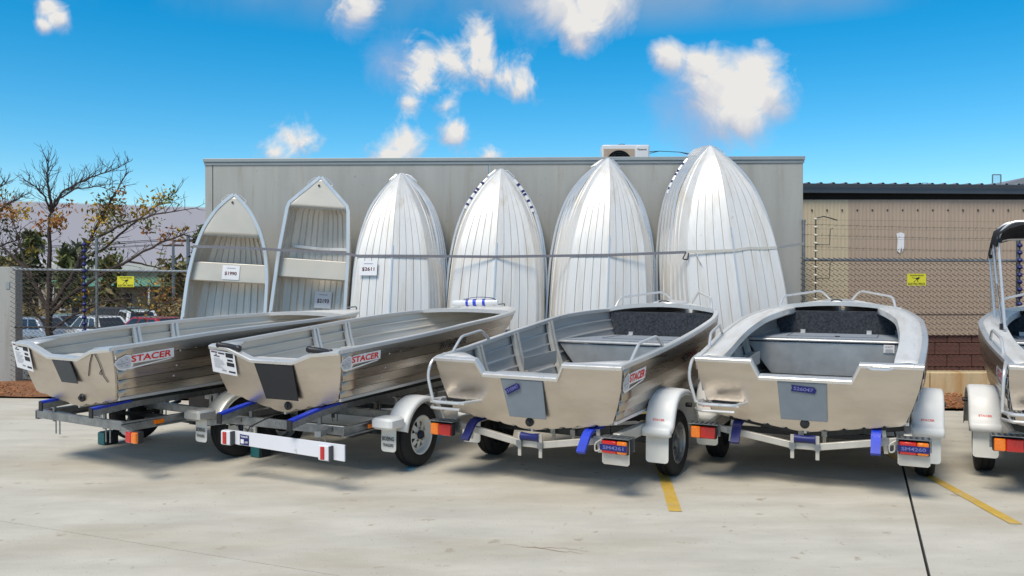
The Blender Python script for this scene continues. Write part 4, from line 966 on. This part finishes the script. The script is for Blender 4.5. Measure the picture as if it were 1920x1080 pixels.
    mb = MB(); mb.lathe([(0, -.05), (.07, -.05), (.07, -.035), (.03, -.03), (.03, .03), (.07, .035), (.07, .05), (0, .05)], (0, L + .04, .85), (1, 0, 0), 18); mb.build('winch_drum', 'blue_plastic', wp)
    mb = MB()
    for i in range(9):
        c = V((.07, L - .0, .78 - i * .045)); a_ = V((.012, 0, 0)) if i % 2 else V((0, .012, 0))
        mb.tube([c + a_ * cos(k) + V((0, 0, .026 * sin(k))) for k in [2 * pi * j / 10 for j in range(10)]], .0045, 5, True)
    mb.build('safety_chain', 'galv', o)
    mb = MB(); mb.tube([(.18, L + .2, .1), (.18, L + .2, .62)], .024, 8); jw = mb.build('jockey_stand', 'galv', o)
    mb = MB(); mb.lathe([(0, -.03), (.09, -.03), (.1, -.01), (.1, .01), (.09, .03), (0, .03)], (.18, L + .2, .1), (1, 0, 0), 20); mb.build('jockey_wheel', 'rubber', jw)
    return o
trailer_b(3, 'trailer with white plastic mudguards under the third boat from left', h3, 'SM4261')
trailer_b(4, 'trailer with white plastic mudguards under the boat by the right fence', h4, 'SM4260')
trailer_b(5, 'partly visible trailer with white mudguard and orange light at the right edge', h5, 'SM4259')

# ---------------------------------------------------------------- dinghies leaning on the wall
BASE = .27
def dinghy_hull(w_, L, d, punt=False):
    if punt:
        return Hull(L, [(0, w_ * .47), (.3, w_ * .5), (.6, w_ * .475), (.855, w_ * .415), (1, .01)], [(0, d), (1, d + .03)], [(0, w_ * .4), (.5, w_ * .42), (.84, w_ * .33), (1, .008)],
                    [(0, .12), (.6, .13), (.88, .25), (1, d - .04)], [(0, .0), (.6, .02), (.85, .12), (1, d - .06)], .05, 4, 5, True, bamp=.014)
    return Hull(L, [(0, w_ * .475), (.25, w_ * .5), (.5, w_ * .488), (.65, w_ * .45), (.79, w_ * .365), (.9, w_ * .23), (.96, w_ * .11), (1, .008)], [(0, d), (.6, d), (1, d + .06)],
                [(0, w_ * .43), (.3, w_ * .445), (.55, w_ * .41), (.72, w_ * .325), (.86, w_ * .19), (.95, w_ * .07), (1, .006)], [(0, .075), (.5, .08), (.75, .15), (.9, .3), (1, d)],
                [(0, 0), (.55, .015), (.75, .07), (.88, .19), (.96, .36), (1, d - .01)], .04, 2, 5, amp=.012, bamp=.02, gr=.05)
def lean_matrix(base, roll, lean, face):      # face=+1: keel towards the camera
    ey = V((sin(roll), cos(roll) * sin(lean), cos(roll) * cos(lean))).normalized()
    ez = V((0, cos(lean), -sin(lean))) * face; ez = (ez - ey * ez.dot(ey)).normalized(); ex = ey.cross(ez)
    m = Matrix((ex, ey, ez)).transposed().to_4x4(); m.translation = base; return m
def handles(h, o):
    for sg in (-1, 1):
        p = h.side(.955, 1, sg); q = h.side(.99, 1, sg); n_ = V((sg * .8, .6, 0)).normalized()
        mb = MB(); mb.tube(rounded([p, p + n_ * .05, q + n_ * .045, q], .03), .007, 6); mb.build('bow_handle', 'alu_bright', o)
def card(parent, fn, txt, w_=.22, h=.2):
    mb = MB(); mb.prism([(0, 0), (w_, 0), (w_, h), (0, h)], lambda x, y, d: fn(x, y, d), .003); c = mb.build('price_card', 'paper', parent, smooth=0)
    mb = MB(); letter(mb, txt, lambda x, y: fn(x, y, .006), w_ * .15, h * .28, w_ * .7, h * .28); mb.build('lettering', 'ink_maroon', c, smooth=0)
    mb = MB(); mb.add([fn(x, y, .006) for x, y in ((w_ * .25, h * .78), (w_ * .75, h * .78), (w_ * .75, h * .82), (w_ * .25, h * .82))], [(0, 1, 2, 3)]); mb.build('print', 'ink_grey', c, smooth=0)
# two showing their insides
for px, tip, wd, L, roll, punt, txt, lab in ((418, 437, 1.17, 2.54, .055, False, '$1990', 'small pointed dinghy leaning interior-out at the left end, price card $1990'),
                                            (574, 600, 1.06, 2.80, .07, True, '$2193', 'narrow dinghy with triangular bow leaning interior-out, second from left')):
    Yb = 11.35; d = .46; X = (px - 8 - 960) / FPX * Yb
    m = lean_matrix(V((X, Yb + .42, BASE)), roll, .13 if not punt else .13, -1)
    o = tag(empty('dinghy', None, mw=m), lab, 'dinghy', 'dinghies leaning on the grey wall'); h = dinghy_hull(wd, L, d, punt)
    h.shell('hull', 'alu_inner', o)
    for sg in (-1, 1): h.rail(sg, 'alu_bright', o, .05, .035)
    h.transom([(-wd * .475, d), (wd * .475, d)], 'alu_pale', o)
    t0 = .775 if not punt else .845
    h.deck(t0, .99, 'cream_plate', o, .008, .01)
    mb = MB(); mb.lathe([(.0, .004), (.016, .004)], (-.01, L * .955, d + .075 if not punt else d + .052), (0, 0, 1), 12); mb.build('bow_eye', 'ink', o)
    g = h.q(t0)[0]; mb = MB(); mb.beam((-g + .03, t0 * L, d - .01), (g - .03, t0 * L, d - .01), .015, .05, (0, 0, 1)); mb.build('deck_edge', 'alu_bright', o)
    ys = 1.33 if not punt else 1.38
    h.across(ys, ys + .27, d - .2, d - .17, 'alu_inner', o, 'thwart_base'); th = h.across(ys, ys + .26, d - .16, d - .05, 'cream_plate', o, 'thwart', .01)
    h.across(.05, .3, d - .2, d - .08, 'cream_plate', o, 'rear_seat', .01)
    for y in (.72, 1.85, 2.05):
        if y > L * .72: continue
        t = y / L; cw, cz, kz = h.q(t)[2:5]
        mb = MB(); mb.sweep([(-cw * .97, y, cz + .02), (0, y, kz + .03), (cw * .97, y, cz + .02)], [(-.02, -.02), (.02, -.02), (.02, .025), (-.02, .025)]); mb.build('floor_rib', 'alu_pale', o)
    if not punt: card(o, lambda x, y, dd: V((-.1 + x, ys + .03 + y, d - .045 + dd)), txt, .24, .2)
    else: card(o, lambda x, y, dd: V((-.02 + x, 1.0 + y, .075 + dd)), txt, .24, .24)
    for sg in (-1, 1):
        p = h.side(.31, 1, sg); mb = MB(); mb.box(p + V((-sg * .02, 0, .03)), (.03, .06, .03)); mb.build('rowlock', 'alu_bright', o); handles(h, o) if sg > 0 else None
# four stacks with the hull bottoms out
stk = [(738, 1.14, 3.02, 4, .0, .0, 'third', 685), (923, 1.3, 3.10, 2, .035, 0, 'fourth', 0), (1131, 1.45, 3.24, 4, .05, 0, 'fifth', 0), (1380, 1.42, 3.42, 5, -.055, 0, 'last', 0)]
FRONT = []
for si, (px, wd, L, n, roll, _, word, cardpx) in enumerate(stk):
    d = .5; lean = .135; proto = None; step = .1
    for k in range(n):
        back = (n - 1 - k) * step                   # k = n-1 is in front
        Yk = 12.02 - d - sin(lean) * L - (step * k) + .0
        X = (px - 960) / FPX * 10.9 if True else 0
        dx = (-.055, -.08, 0, .06)[si] * (k - (n - 1) / 2); X += dx
        m = lean_matrix(V((X, Yk, BASE + .012 * k)), roll - dx / L * .95, lean, 1) @ Matrix.Diagonal((1 - (.0, .0, .06, .0)[si] * k, 1 - .006 * k, 1, 1))
        fr_lab = 'front hull of the %s stack' % word if k == n - 1 else 'dinghy nested %s in the %s stack, hull facing out' % (['against the wall', 'second from the wall', 'third from the wall', 'fourth from the wall'][k], word)
        if k == n - 1: lab = {'third': 'front dinghy of the stack carrying the $2611 card, hull out', 'fourth': 'front dinghy of the stack of two, hull facing out', 'fifth': 'front dinghy of the stack under the air conditioner, hull out', 'last': 'front dinghy of the tallest, tilted stack at the right end'}[word]
        else: lab = {'third': 'dinghy in the stack with the $2611 card, %s', 'fourth': 'dinghy in the stack of two, %s', 'fifth': 'dinghy in the stack under the air conditioner, %s', 'last': 'dinghy in the tilted stack at the right end, %s'}[word] % ['nearest the wall', 'second from the wall', 'third from the wall', 'fourth from the wall'][k]
        if proto is None:
            o = empty('dinghy', None, mw=m); h = dinghy_hull(wd, L, d); proto = o
            h.shell('hull', 'alu_pale', o)
            for sg in (-1, 1): h.rail(sg, 'alu_bright', o, .034, .04, inset=-1.1)
            h.transom([(-wd * .475, d), (wd * .475, d)], 'alu_pale', o, th=.012)
            mb = MB(); mb.sweep([h.bot(.02 + .6 * i / 14, 0, 1, .016) for i in range(15)], [(-.011, -.016), (.011, -.016), (.011, .016), (-.011, .016)]); mb.build('keel_strip', 'alu_bright', o)
            handles(h, o)
        else:
            o = copy_tree(proto); o.matrix_world = m
        tag(o, lab, 'dinghy', 'dinghies leaning on the grey wall')
    FRONT.append((m, h))
    if cardpx: card(o, lambda x, y, dd: V((.43 - x, 1.45 + y, -.045 - dd + .07 * abs(.43 - x) / .5)), '$2611', .24, .2)
    if si in (1, 3):                                 # striped rope wrap on the bow edge
        back_o = proto if si == 3 else o
        for sg in (-1, 1):
            pts = [h.side(t, 1, sg, .02) + V((0, 0, -.01)) for t in [.80 + .15 * i / 10 for i in range(11)]]
            mb = MB(); mb.tube(pts, .026, 8); wr = mb.build('edge_wrap', 'paint_white', back_o)
            for i in (1, 3, 5, 6, 8):
                mb = MB(); a_, b_ = pts[i], pts[i + 1]; mb.tube([a_.lerp(b_, .1), a_.lerp(b_, .75)], .028, 8); mb.build('wrap_band', 'tape_blue', wr)
# bearers they stand on, blackened to stand in for the shade beneath
for x0, x1, word in ((-4.2, -2.2, 'two interior-out dinghies'), (-2.1, 1.0, 'middle stacks'), (1.05, 3.9, 'right hand stacks')):
    o = tag(empty('timber_bearer', ((x0 + x1) / 2, 11.25, 0)), 'timber bearer on the ground under the %s, blackened for the shade there' % word, 'bearer')
    for y in (-.38, .0, .4):
        mb = MB(); mb.cham((0, y, .13), (x1 - x0, .2, .25), .012); mb.build('beam', 'bearer_shade', o)
# straps across them
def front_pt(px, py, Y): return at(px, py, Y)
def kp(i, t):                                        # the keel ridge of a front hull at t, in the world
    m, h = FRONT[i]; return m @ (h.bot(t, 0) + V((0, 0, -.036)))
def gp(i, t, sg):
    m, h = FRONT[i]; return m @ (h.side(t, .1, sg, .02))
def strap(name, pts, wd, m, lab):
    o = tag(empty(name, pts[0]), lab, 'strap'); mb = MB(); P = [p - pts[0] for p in pts]
    mb.sweep(P, [(-.002, -wd / 2), (.002, -wd / 2), (.002, wd / 2), (-.002, wd / 2)]); mb.build('webbing', m, o); return o
zs = lambda px, py, Y: at(px, py, Y)
def keel_at_z(i, z):
    best = min((abs(kp(i, t / 200).z - z), t / 200) for t in range(60, 180))[1]; return kp(i, best)
k0, k1, k2, k3 = keel_at_z(0, 1.985), keel_at_z(1, 1.985), keel_at_z(2, 1.99), keel_at_z(3, 2.05)
def hug(i, z, us):
    m_, h_ = FRONT[i]; out = []
    for sg, u in us:
        best = min((abs((m_ @ h_.bot(t / 200, u, sg)).z - z), t / 200) for t in range(60, 180))[1]; out.append(m_ @ (h_.bot(best, u, sg) + V((0, 0, -.03))))
    return out
s1 = strap('ratchet_strap', [at(362, 462, 11.25), at(430, 464, 11.18), at(498, 467, 11.2), at(524, 469, 11.2), at(640, 474, 11.15)] + hug(0, 1.985, [(1, 1.0), (1, .5)]) + [k0, k1, k2 + V((.0, -.0, 0)), k2.lerp(k3, .62)], .036, 'strap', 'grey webbing strap stretched across the leaning dinghies')
jp = k2.lerp(k3, .62); q0 = at(362, 462, 11.25)
mb = MB(); mb.tube(rounded([jp - q0, jp - q0 + V((-.05, -.01, -.09)), jp - q0 + V((.02, -.01, -.1)), jp - q0 + V((.03, 0, -.01))], .02), .008, 6); mb.build('hook', 'ink', s1)
P3 = [jp + V((.01, 0, .005)), k3] + hug(3, 2.08, [(-1, .35), (-1, .7), (-1, 1.0)]) + [V((4.2, 11.95, 2.19))]
s2 = strap('ratchet_strap', P3, .035, 'strap_pale', 'pale strap from the fence post across the tilted stack of dinghies')
mb = MB(); mb.path([V((.12, .0, 0)), V((.15, -.02, -.1)), V((.19, -.02, -.17))], .006, .045, (0, 1, 0)); mb.build('loose_tail', 'paper', s2)

# ---------------------------------------------------------------- trees behind the left fence
def leafs(mb, c, r, n, sz=.05, flat=1.0):
    for i in range(n):
        p = c + V((R.gauss(0, 1), R.gauss(0, 1) * .6, R.gauss(0, 1) * flat)) * r * .5
        u = V((R.uniform(-1, 1), R.uniform(-1, 1), R.uniform(-1, 1))).normalized(); v = u.orthogonal().normalized(); v = (v + u.cross(v) * R.uniform(-1, 1)).normalized()
        s_ = sz * R.uniform(.6, 1.3)
        mb.add([p - u * s_, p - v * s_ * .42, p + u * s_, p + v * s_ * .42], [(0, 1, 2, 3)])
def bare_tree(label, limbs, Y0, clusters, base):
    t = tag(empty('tree', base), label, 'tree'); tw = MB(); first = True
    for li, (r0, pts) in enumerate(limbs):
        Yo = Y0 + (R.uniform(-.5, .5) if li else 0); k = len(pts)
        P = [at(px, py, Y0 + (Yo - Y0) * i / (k - 1)) - base for i, (px, py) in enumerate(pts)]
        Q = []
        for i in range(k - 1):
            for j in range(4):
                q = P[i].lerp(P[i + 1], j / 4); Q.append(q + V((R.uniform(-1, 1), R.uniform(-1, 1), R.uniform(-1, 1))) * .014 * (j > 0))
        Q.append(P[-1]); n = len(Q)
        mb = MB(); mb.tube(Q, [max(.004, r0 * (1 - .85 * i / n)) for i in range(n)], 7); mb.build('trunk' if first else 'limb', 'bark', t); first = False
        for i in range(3 if li else 8, n):
            for rep in range(3 if i > n * .35 else 2):
                if R.random() < .22: continue
                d = (Q[i] - Q[i - 1]).normalized(); a_ = (d * .6 + V((R.uniform(-1, 1), R.uniform(-.6, .6), R.uniform(-.35, 1.0)))).normalized(); ln = R.uniform(.16, .55) * (1.15 - .5 * i / n)
                pp = [Q[i]]
                for s_ in range(4): a_ = (a_ + V((R.uniform(-.3, .3), R.uniform(-.3, .3), R.uniform(-.2, .3)))).normalized(); pp.append(pp[-1] + a_ * ln / 4)
                tw.tube(pp, [.0065, .0055, .0045, .0035, .0025], 4)
                for s_ in (2, 3):
                    if R.random() < .75:
                        b_ = (a_ + V((R.uniform(-1, 1), R.uniform(-.6, .6), R.uniform(-.5, .8)))).normalized(); l2 = ln * R.uniform(.25, .5)
                        tw.tube([pp[s_], pp[s_] + b_ * l2 * .5, pp[s_] + b_ * l2 + V((0, 0, .02))], [.004, .003, .002], 3)
    stuff(tw.build('twigs', 'bark', t))
    for m in sorted(set(c[4] for c in clusters)):
        mb = MB()
        for px, py, rp, n, mm in clusters:
            if mm == m: leafs(mb, at(px, py, Y0 + R.uniform(-.3, .3)) - base, rp / FPX * Y0, n, .042)
        mb.build('crown', m, t, smooth=0)
    return t
base = at(95, 690, 14.9); base.z = -.4
bare_tree('bare autumn tree with sparse yellow leaves behind the left fence',
    [(.075, [(95, 760), (93, 650), (92, 590), (93, 555), (92, 500), (92, 440), (93, 405), (98, 396)]),
     (.03, [(98, 398), (94, 370), (90, 345), (91, 320), (88, 298)]), (.026, [(98, 398), (103, 378), (120, 358), (150, 342), (190, 326), (215, 318), (242, 304)]),
     (.022, [(97, 400), (86, 370), (70, 352), (48, 338)]), (.02, [(98, 398), (112, 372), (140, 355), (175, 350), (215, 345)]),
     (.05, [(93, 580), (118, 545), (142, 505), (160, 465), (182, 425), (198, 395), (215, 365), (238, 325)]), (.03, [(150, 485), (190, 470), (235, 432), (285, 392), (330, 362)]),
     (.04, [(95, 590), (130, 555), (185, 518), (240, 490), (300, 455), (345, 440), (376, 452)]), (.028, [(165, 455), (220, 425), (290, 402), (368, 390)]),
     (.045, [(92, 585), (72, 545), (45, 500), (10, 468), (-25, 440)]), (.02, [(60, 520), (40, 470), (30, 430), (20, 395)]), (.024, [(92, 610), (66, 590), (48, 560), (36, 535)]),
     (.026, [(95, 620), (140, 590), (195, 565), (245, 560), (290, 540)]), (.02, [(240, 490), (290, 500), (330, 520)]), (.02, [(200, 560), (260, 590), (300, 575), (340, 560)])], 14.9,
    [(205, 385, 34, 150, 'leaf_olive'), (192, 402, 30, 110, 'leaf_yellow'), (222, 408, 26, 80, 'leaf_olive'), (180, 420, 24, 60, 'leaf_yellow'), (208, 400, 30, 90, 'leaf_yellow'), (215, 392, 24, 60, 'leaf_orange'),
     (264, 397, 20, 95, 'leaf_yellow'), (300, 376, 26, 90, 'leaf_yellow'), (318, 372, 18, 50, 'leaf_green'), (285, 415, 20, 40, 'leaf_green'), (273, 432, 10, 35, 'leaf_orange'),
     (110, 418, 20, 90, 'leaf_orange'), (104, 410, 16, 50, 'leaf_yellow'), (78, 418, 18, 40, 'leaf_orange'), (130, 385, 16, 30, 'leaf_orange'), (50, 395, 16, 50, 'leaf_yellow'), (20, 400, 20, 50, 'leaf_orange'),
     (55, 470, 14, 30, 'leaf_yellow'), (320, 440, 22, 50, 'leaf_orange'), (345, 430, 16, 30, 'leaf_yellow'), (185, 450, 36, 90, 'leaf_olive'), (205, 480, 30, 70, 'leaf_green'), (150, 555, 24, 50, 'leaf_yellow'), (310, 555, 30, 70, 'leaf_orange'), (230, 360, 12, 20, 'leaf_orange'), (290, 560, 34, 70, 'leaf_yellow'), (60, 560, 40, 60, 'leaf_brown')], base)
base = at(-70, 690, 15.3); base.z = -.4
bare_tree('tree with orange leaves reaching in from the left edge of the picture', [(.08, [(-70, 760), (-68, 640), (-60, 540), (-50, 470), (-40, 430)]), (.03, [(-50, 470), (-20, 420), (5, 390), (30, 375), (48, 368)]), (.025, [(-40, 430), (-20, 380), (0, 352), (14, 340)]), (.03, [(-60, 520), (-20, 470), (15, 455), (40, 450)])], 15.3,
    [(5, 395, 26, 90, 'leaf_orange'), (28, 400, 20, 60, 'leaf_yellow'), (14, 430, 26, 80, 'leaf_dark'), (0, 370, 20, 50, 'leaf_yellow'), (-30, 400, 40, 120, 'leaf_orange'), (10, 480, 26, 60, 'leaf_olive')], base)
def leafy_tree(px, py_top, py_base, wpx, Y, m1, m2, label, trunk=True, n=520, sz=None, zb=-1.4):
    top = at(px, py_top, Y); bs = V((top.x, Y, zb)); H_ = top.z - zb; rw_ = wpx / FPX * Y / 2; sz = sz or .006 * Y
    t = tag(empty('tree', bs), label, 'tree', 'trees and shrubs beyond the left fence')
    mb = MB(); mb.tube([V((0, 0, 0)), V((.05 * rw_, 0, H_ * .3)), V((-.04 * rw_, .05, H_ * .6)), V((0, 0, H_ * .85))], [.045 * H_, .035 * H_, .022 * H_, .008 * H_], 7); mb.build('trunk', 'bark', t)
    for m, sh in ((m1, .6), (m2, .4)):
        mb = MB()
        for i in range(26):
            a_ = R.uniform(0, 2 * pi); rr = sqrt(R.random()) * rw_ * .8; zz = H_ * R.uniform(.38, .93); k = 1 - abs(zz / H_ - .62) * 1.1
            leafs(mb, V((cos(a_) * rr * k, sin(a_) * rr * k, zz)), rw_ * .5, int(n * sh / 26), sz, .7)
        mb.build('crown', m, t, smooth=0)
for i, a_ in enumerate([(140, 445, 560, 70, 42, 'leaf_olive', 'leaf_dark', 'olive leafy gum tree seen through the bare branches'), (62, 425, 560, 60, 50, 'leaf_olive', 'leaf_dark', 'hazy gum tree beyond the fence at far left'),
           (376, 396, 560, 44, 17.5, 'leaf_dark', 'leaf_olive', 'dark shrub beside the left corner of the grey wall'), (335, 480, 560, 90, 60, 'leaf_brown', 'leaf_olive', 'brownish round tree beyond the left fence near the wall'),
           (205, 475, 560, 50, 48, 'leaf_olive', 'leaf_brown', 'low olive tree behind the post with blue insulators'), (20, 475, 560, 60, 45, 'leaf_olive', 'leaf_brown', 'olive tree beyond the concrete panel at the left edge')]):
    leafy_tree(*a_)
# hedge and scrub between the fence and the car park
mb = MB()
for i in range(150):
    X = R.uniform(-14, -4.2); Y = R.uniform(15.5, 20); leafs(mb, V((X * Y / 14, Y, -1.2 + R.uniform(0, .55))), .5, 26, .07, .6)
stuff(tag(mb.build('scrub', 'leaf_olive', smooth=0), 'low olive scrub on the bank below the left fence', 'scrub'))
mb = MB()
for i in range(240):
    X = R.uniform(-44, -14); Y = R.uniform(46, 50); leafs(mb, V((X, Y, -1.2 + R.uniform(0, 1.35))), 1.1, 30, .2, .6)
stuff(tag(mb.build('hedge', ['leaf_brown'], smooth=0), 'long brown autumn hedge behind the parked cars', 'hedge'))
mb = MB(); mb.box((-26, 34, -1.39), (44, 20, .02)); struct(mb.build('car_park', 'asphalt', smooth=0))

# far buildings
wh = tag(empty('warehouse', (-26, 64, -1.4)), 'long pale warehouse with green awning beyond the parked cars', 'building')
mb = MB(); mb.box((0, 6, 1.9), (34, 12, 3.8)); mb.build('wall', 'wall_brown', wh, smooth=0)
mb = MB(); mb.prism([(-17.4, 3.8), (17.4, 3.8), (17.4, 4.15), (8, 4.5), (-17.4, 4.25)], lambda x, y, d: V((x, -.3 + d, y)), 12.6); mb.build('roof', 'wall_white', wh, smooth=0)
mb = MB(); mb.add([V((-9, -.05, 3.3)), V((17.2, -.05, 3.3)), V((17.2, -1.6, 2.65)), V((-9, -1.6, 2.65))], [(0, 3, 2, 1)]); mb.build('awning', 'roof_green', wh, solid=.08)
for i in range(8): mb = MB(); mb.beam((-8.5 + i * 3.6, -1.5, 0), (-8.5 + i * 3.6, -1.5, 2.6), .12, .12); mb.build('awning_post', 'wall_white', wh)
for i in range(9): mb = MB(); mb.box((-15 + i * 3.6, -.03, 1.5), (1.8, .08, 1.2)); wn = mb.build('window', 'window_dark', wh); mb = MB(); mb.box((-15 + i * 3.6, -.09, .84), (2.0, .12, .1)); mb.build('sill', 'wall_white', wn)
sd = tag(empty('shed', (-50, 70, -1.4)), 'cream shed roof far behind at the left edge', 'building')
mb = MB(); mb.box((0, 5, 2.2), (26, 10, 4.4)); mb.build('wall', 'clad_cream', sd, smooth=0)
mb = MB(); mb.prism([(-13.5, 4.3), (13.5, 4.3), (0, 5.4)], lambda x, y, d: V((x, -.4 + d, y)), 11); mb.build('roof', 'wall_white', sd, smooth=0)
for px, Y, tp, lab in ((325, 55, 452, 'thin power pole beyond the left fence near the wall'), (353, 40, 440, 'power pole close to the grey wall corner')):
    p = at(px, tp, Y); o = tag(empty('power_pole', (p.x, Y, -1.4)), lab, 'pole')
    mb = MB(); mb.tube([(0, 0, 0), (0, 0, p.z + 1.4)], [.12, .09], 8); mb.build('shaft', 'galv', o)
    mb = MB(); mb.beam((-.7, 0, p.z + 1.1), (.7, 0, p.z + 1.1), .1, .1); mb.build('crossarm', 'bark', o)
    for k in (-1, 1):
        mb = MB(); mb.tube([V((k * .6, 0, p.z + 1.2)), V((k * .6 - 12, 4, p.z + .8)), V((k * .6 - 26, 8, p.z + 1.2))], .02, 4); mb.build('power_line', 'ink', o)
# parked cars
def car(x, y, rz, paint, label, van=False):
    o = tag(empty('parked_car', (x, y, -1.38), rz), label, 'car', 'cars parked beyond the left fence'); L = 2.15
    top = .92 if not van else 1.0; secs = [(-L, .62, .45, .68), (-L + .12, .8, .3, .86), (-1.4, .86, .25, top), (-.4, .88, .25, top), (.6, .88, .25, top - .02), (1.3, .86, .26, top - .08), (L - .15, .78, .3, .7), (L, .6, .42, .58)]
    mb = MB(); rows = []
    for xx, hw, z0, z1 in secs: rows.append([V((xx, a_ * hw * b_, z)) for a_, b_, z in ((-1, .9, z0), (-1, 1, z0 + .15), (-1, 1, z1 - .12), (-1, .93, z1), (1, .93, z1), (1, 1, z1 - .12), (1, 1, z0 + .15), (1, .9, z0))])
    mb.grid(rows)
    for r_, fl in ((rows[0], 0), (rows[-1], 1)): mb.add(r_, [tuple(range(8)) if fl else tuple(reversed(range(8)))])
    mb.build('body', paint, o, smooth=40)
    zr = 1.46 if not van else 1.62; a0, a1, a2, a3 = (-1.85, -1.55, .25, .95) if van else (-1.75, -1.2, .2, .95)
    mb = MB(); cab = [(a0, .78, top - .03), (a1, .62, zr - .02), (a2, .62, zr), (a3, .78, top - .05)]
    Pl = [V((xx, -hw, z)) for xx, hw, z in cab]; Pr = [V((xx, hw, z)) for xx, hw, z in cab]
    mb.add(Pl + Pr, [(0, 3, 2, 1), (4, 5, 6, 7), (0, 1, 5, 4), (1, 2, 6, 5), (2, 3, 7, 6)]); cb = mb.build('cabin', paint, o, smooth=0, bevel=.05)
    for P, nm in ((Pl, -1), (Pr, 1)):
        for u0, u1 in ((.06, .3), (.34, .62), (.66, .93)):
            def pt(u, v):
                lo = P[0].lerp(P[3], u); hi = P[1].lerp(P[2], u); return lo.lerp(hi, v) + V((0, nm * .012, 0))
            mb = MB(); mb.add([pt(u0, .1), pt(u1, .1), pt(u1 * .96 + .02, .86), pt(u0 * .96 + .02, .86)], [(0, 1, 2, 3)]); mb.build('side_window', 'glass_dark', cb, smooth=0)
    for i, j, nm in ((0, 1, 'rear_window'), (3, 2, 'windscreen')):
        q = lambda u, v: Pl[i].lerp(Pr[i], u).lerp(Pl[j].lerp(Pr[j], u), v) + V((-.012 if i == 0 else .012, 0, .008))
        mb = MB(); mb.add([q(.1, .12), q(.9, .12), q(.88, .9), q(.12, .9)], [(0, 1, 2, 3)]); mb.build(nm, 'glass_dark', cb, smooth=0)
    for xx in (-1.3, 1.3):
        for sg in (-1, 1):
            mb = MB(); mb.lathe([(.0, -.1), (.2, -.1), (.3, -.09), (.32, 0), (.3, .09), (.2, .1)], (xx, sg * .78, .32), (0, 1, 0), 20); wv = mb.build('wheel', 'rubber', o)
            mb = MB(); mb.lathe([(.2, .105), (.1, .09), (0, .1)], (xx, sg * .78, .32), (0, sg, 0), 16); mb.build('rim', 'paint_silver', wv)
    for sg in (-1, 1):
        mb = MB(); mb.box((-L + .03, sg * .62, .66), (.1, .2, .16)); mb.build('tail_light', 'red_lens', o)
        mb = MB(); mb.box((L - .06, sg * .56, .58), (.1, .24, .12)); mb.build('headlight', 'paint_silver', o)
def cx(px, Y): return (px - 960) / FPX * Y
for px, Y, rz, m, lab, van in ((252, 41, 2.2, 'paint_white', 'white wagon parked beyond the left fence, roof showing above boat', True), (276, 37, 2.7, 'paint_red', 'red hatchback parked beyond the left fence in front of the white wagon', False),
                               (205, 46, 2.9, 'paint_dark', 'dark van parked behind the fence post', True), (178, 38, 2.5, 'paint_white', 'white car parked behind the post with blue insulators', False),
                               (115, 40, 2.4, 'paint_silver', 'silver car parked behind the trunk of the bare tree', False), (52, 37, 2.8, 'paint_silver', 'silver car parked at far left beside the concrete panel', False)):
    car(cx(px, Y), Y, rz, m, lab, van)
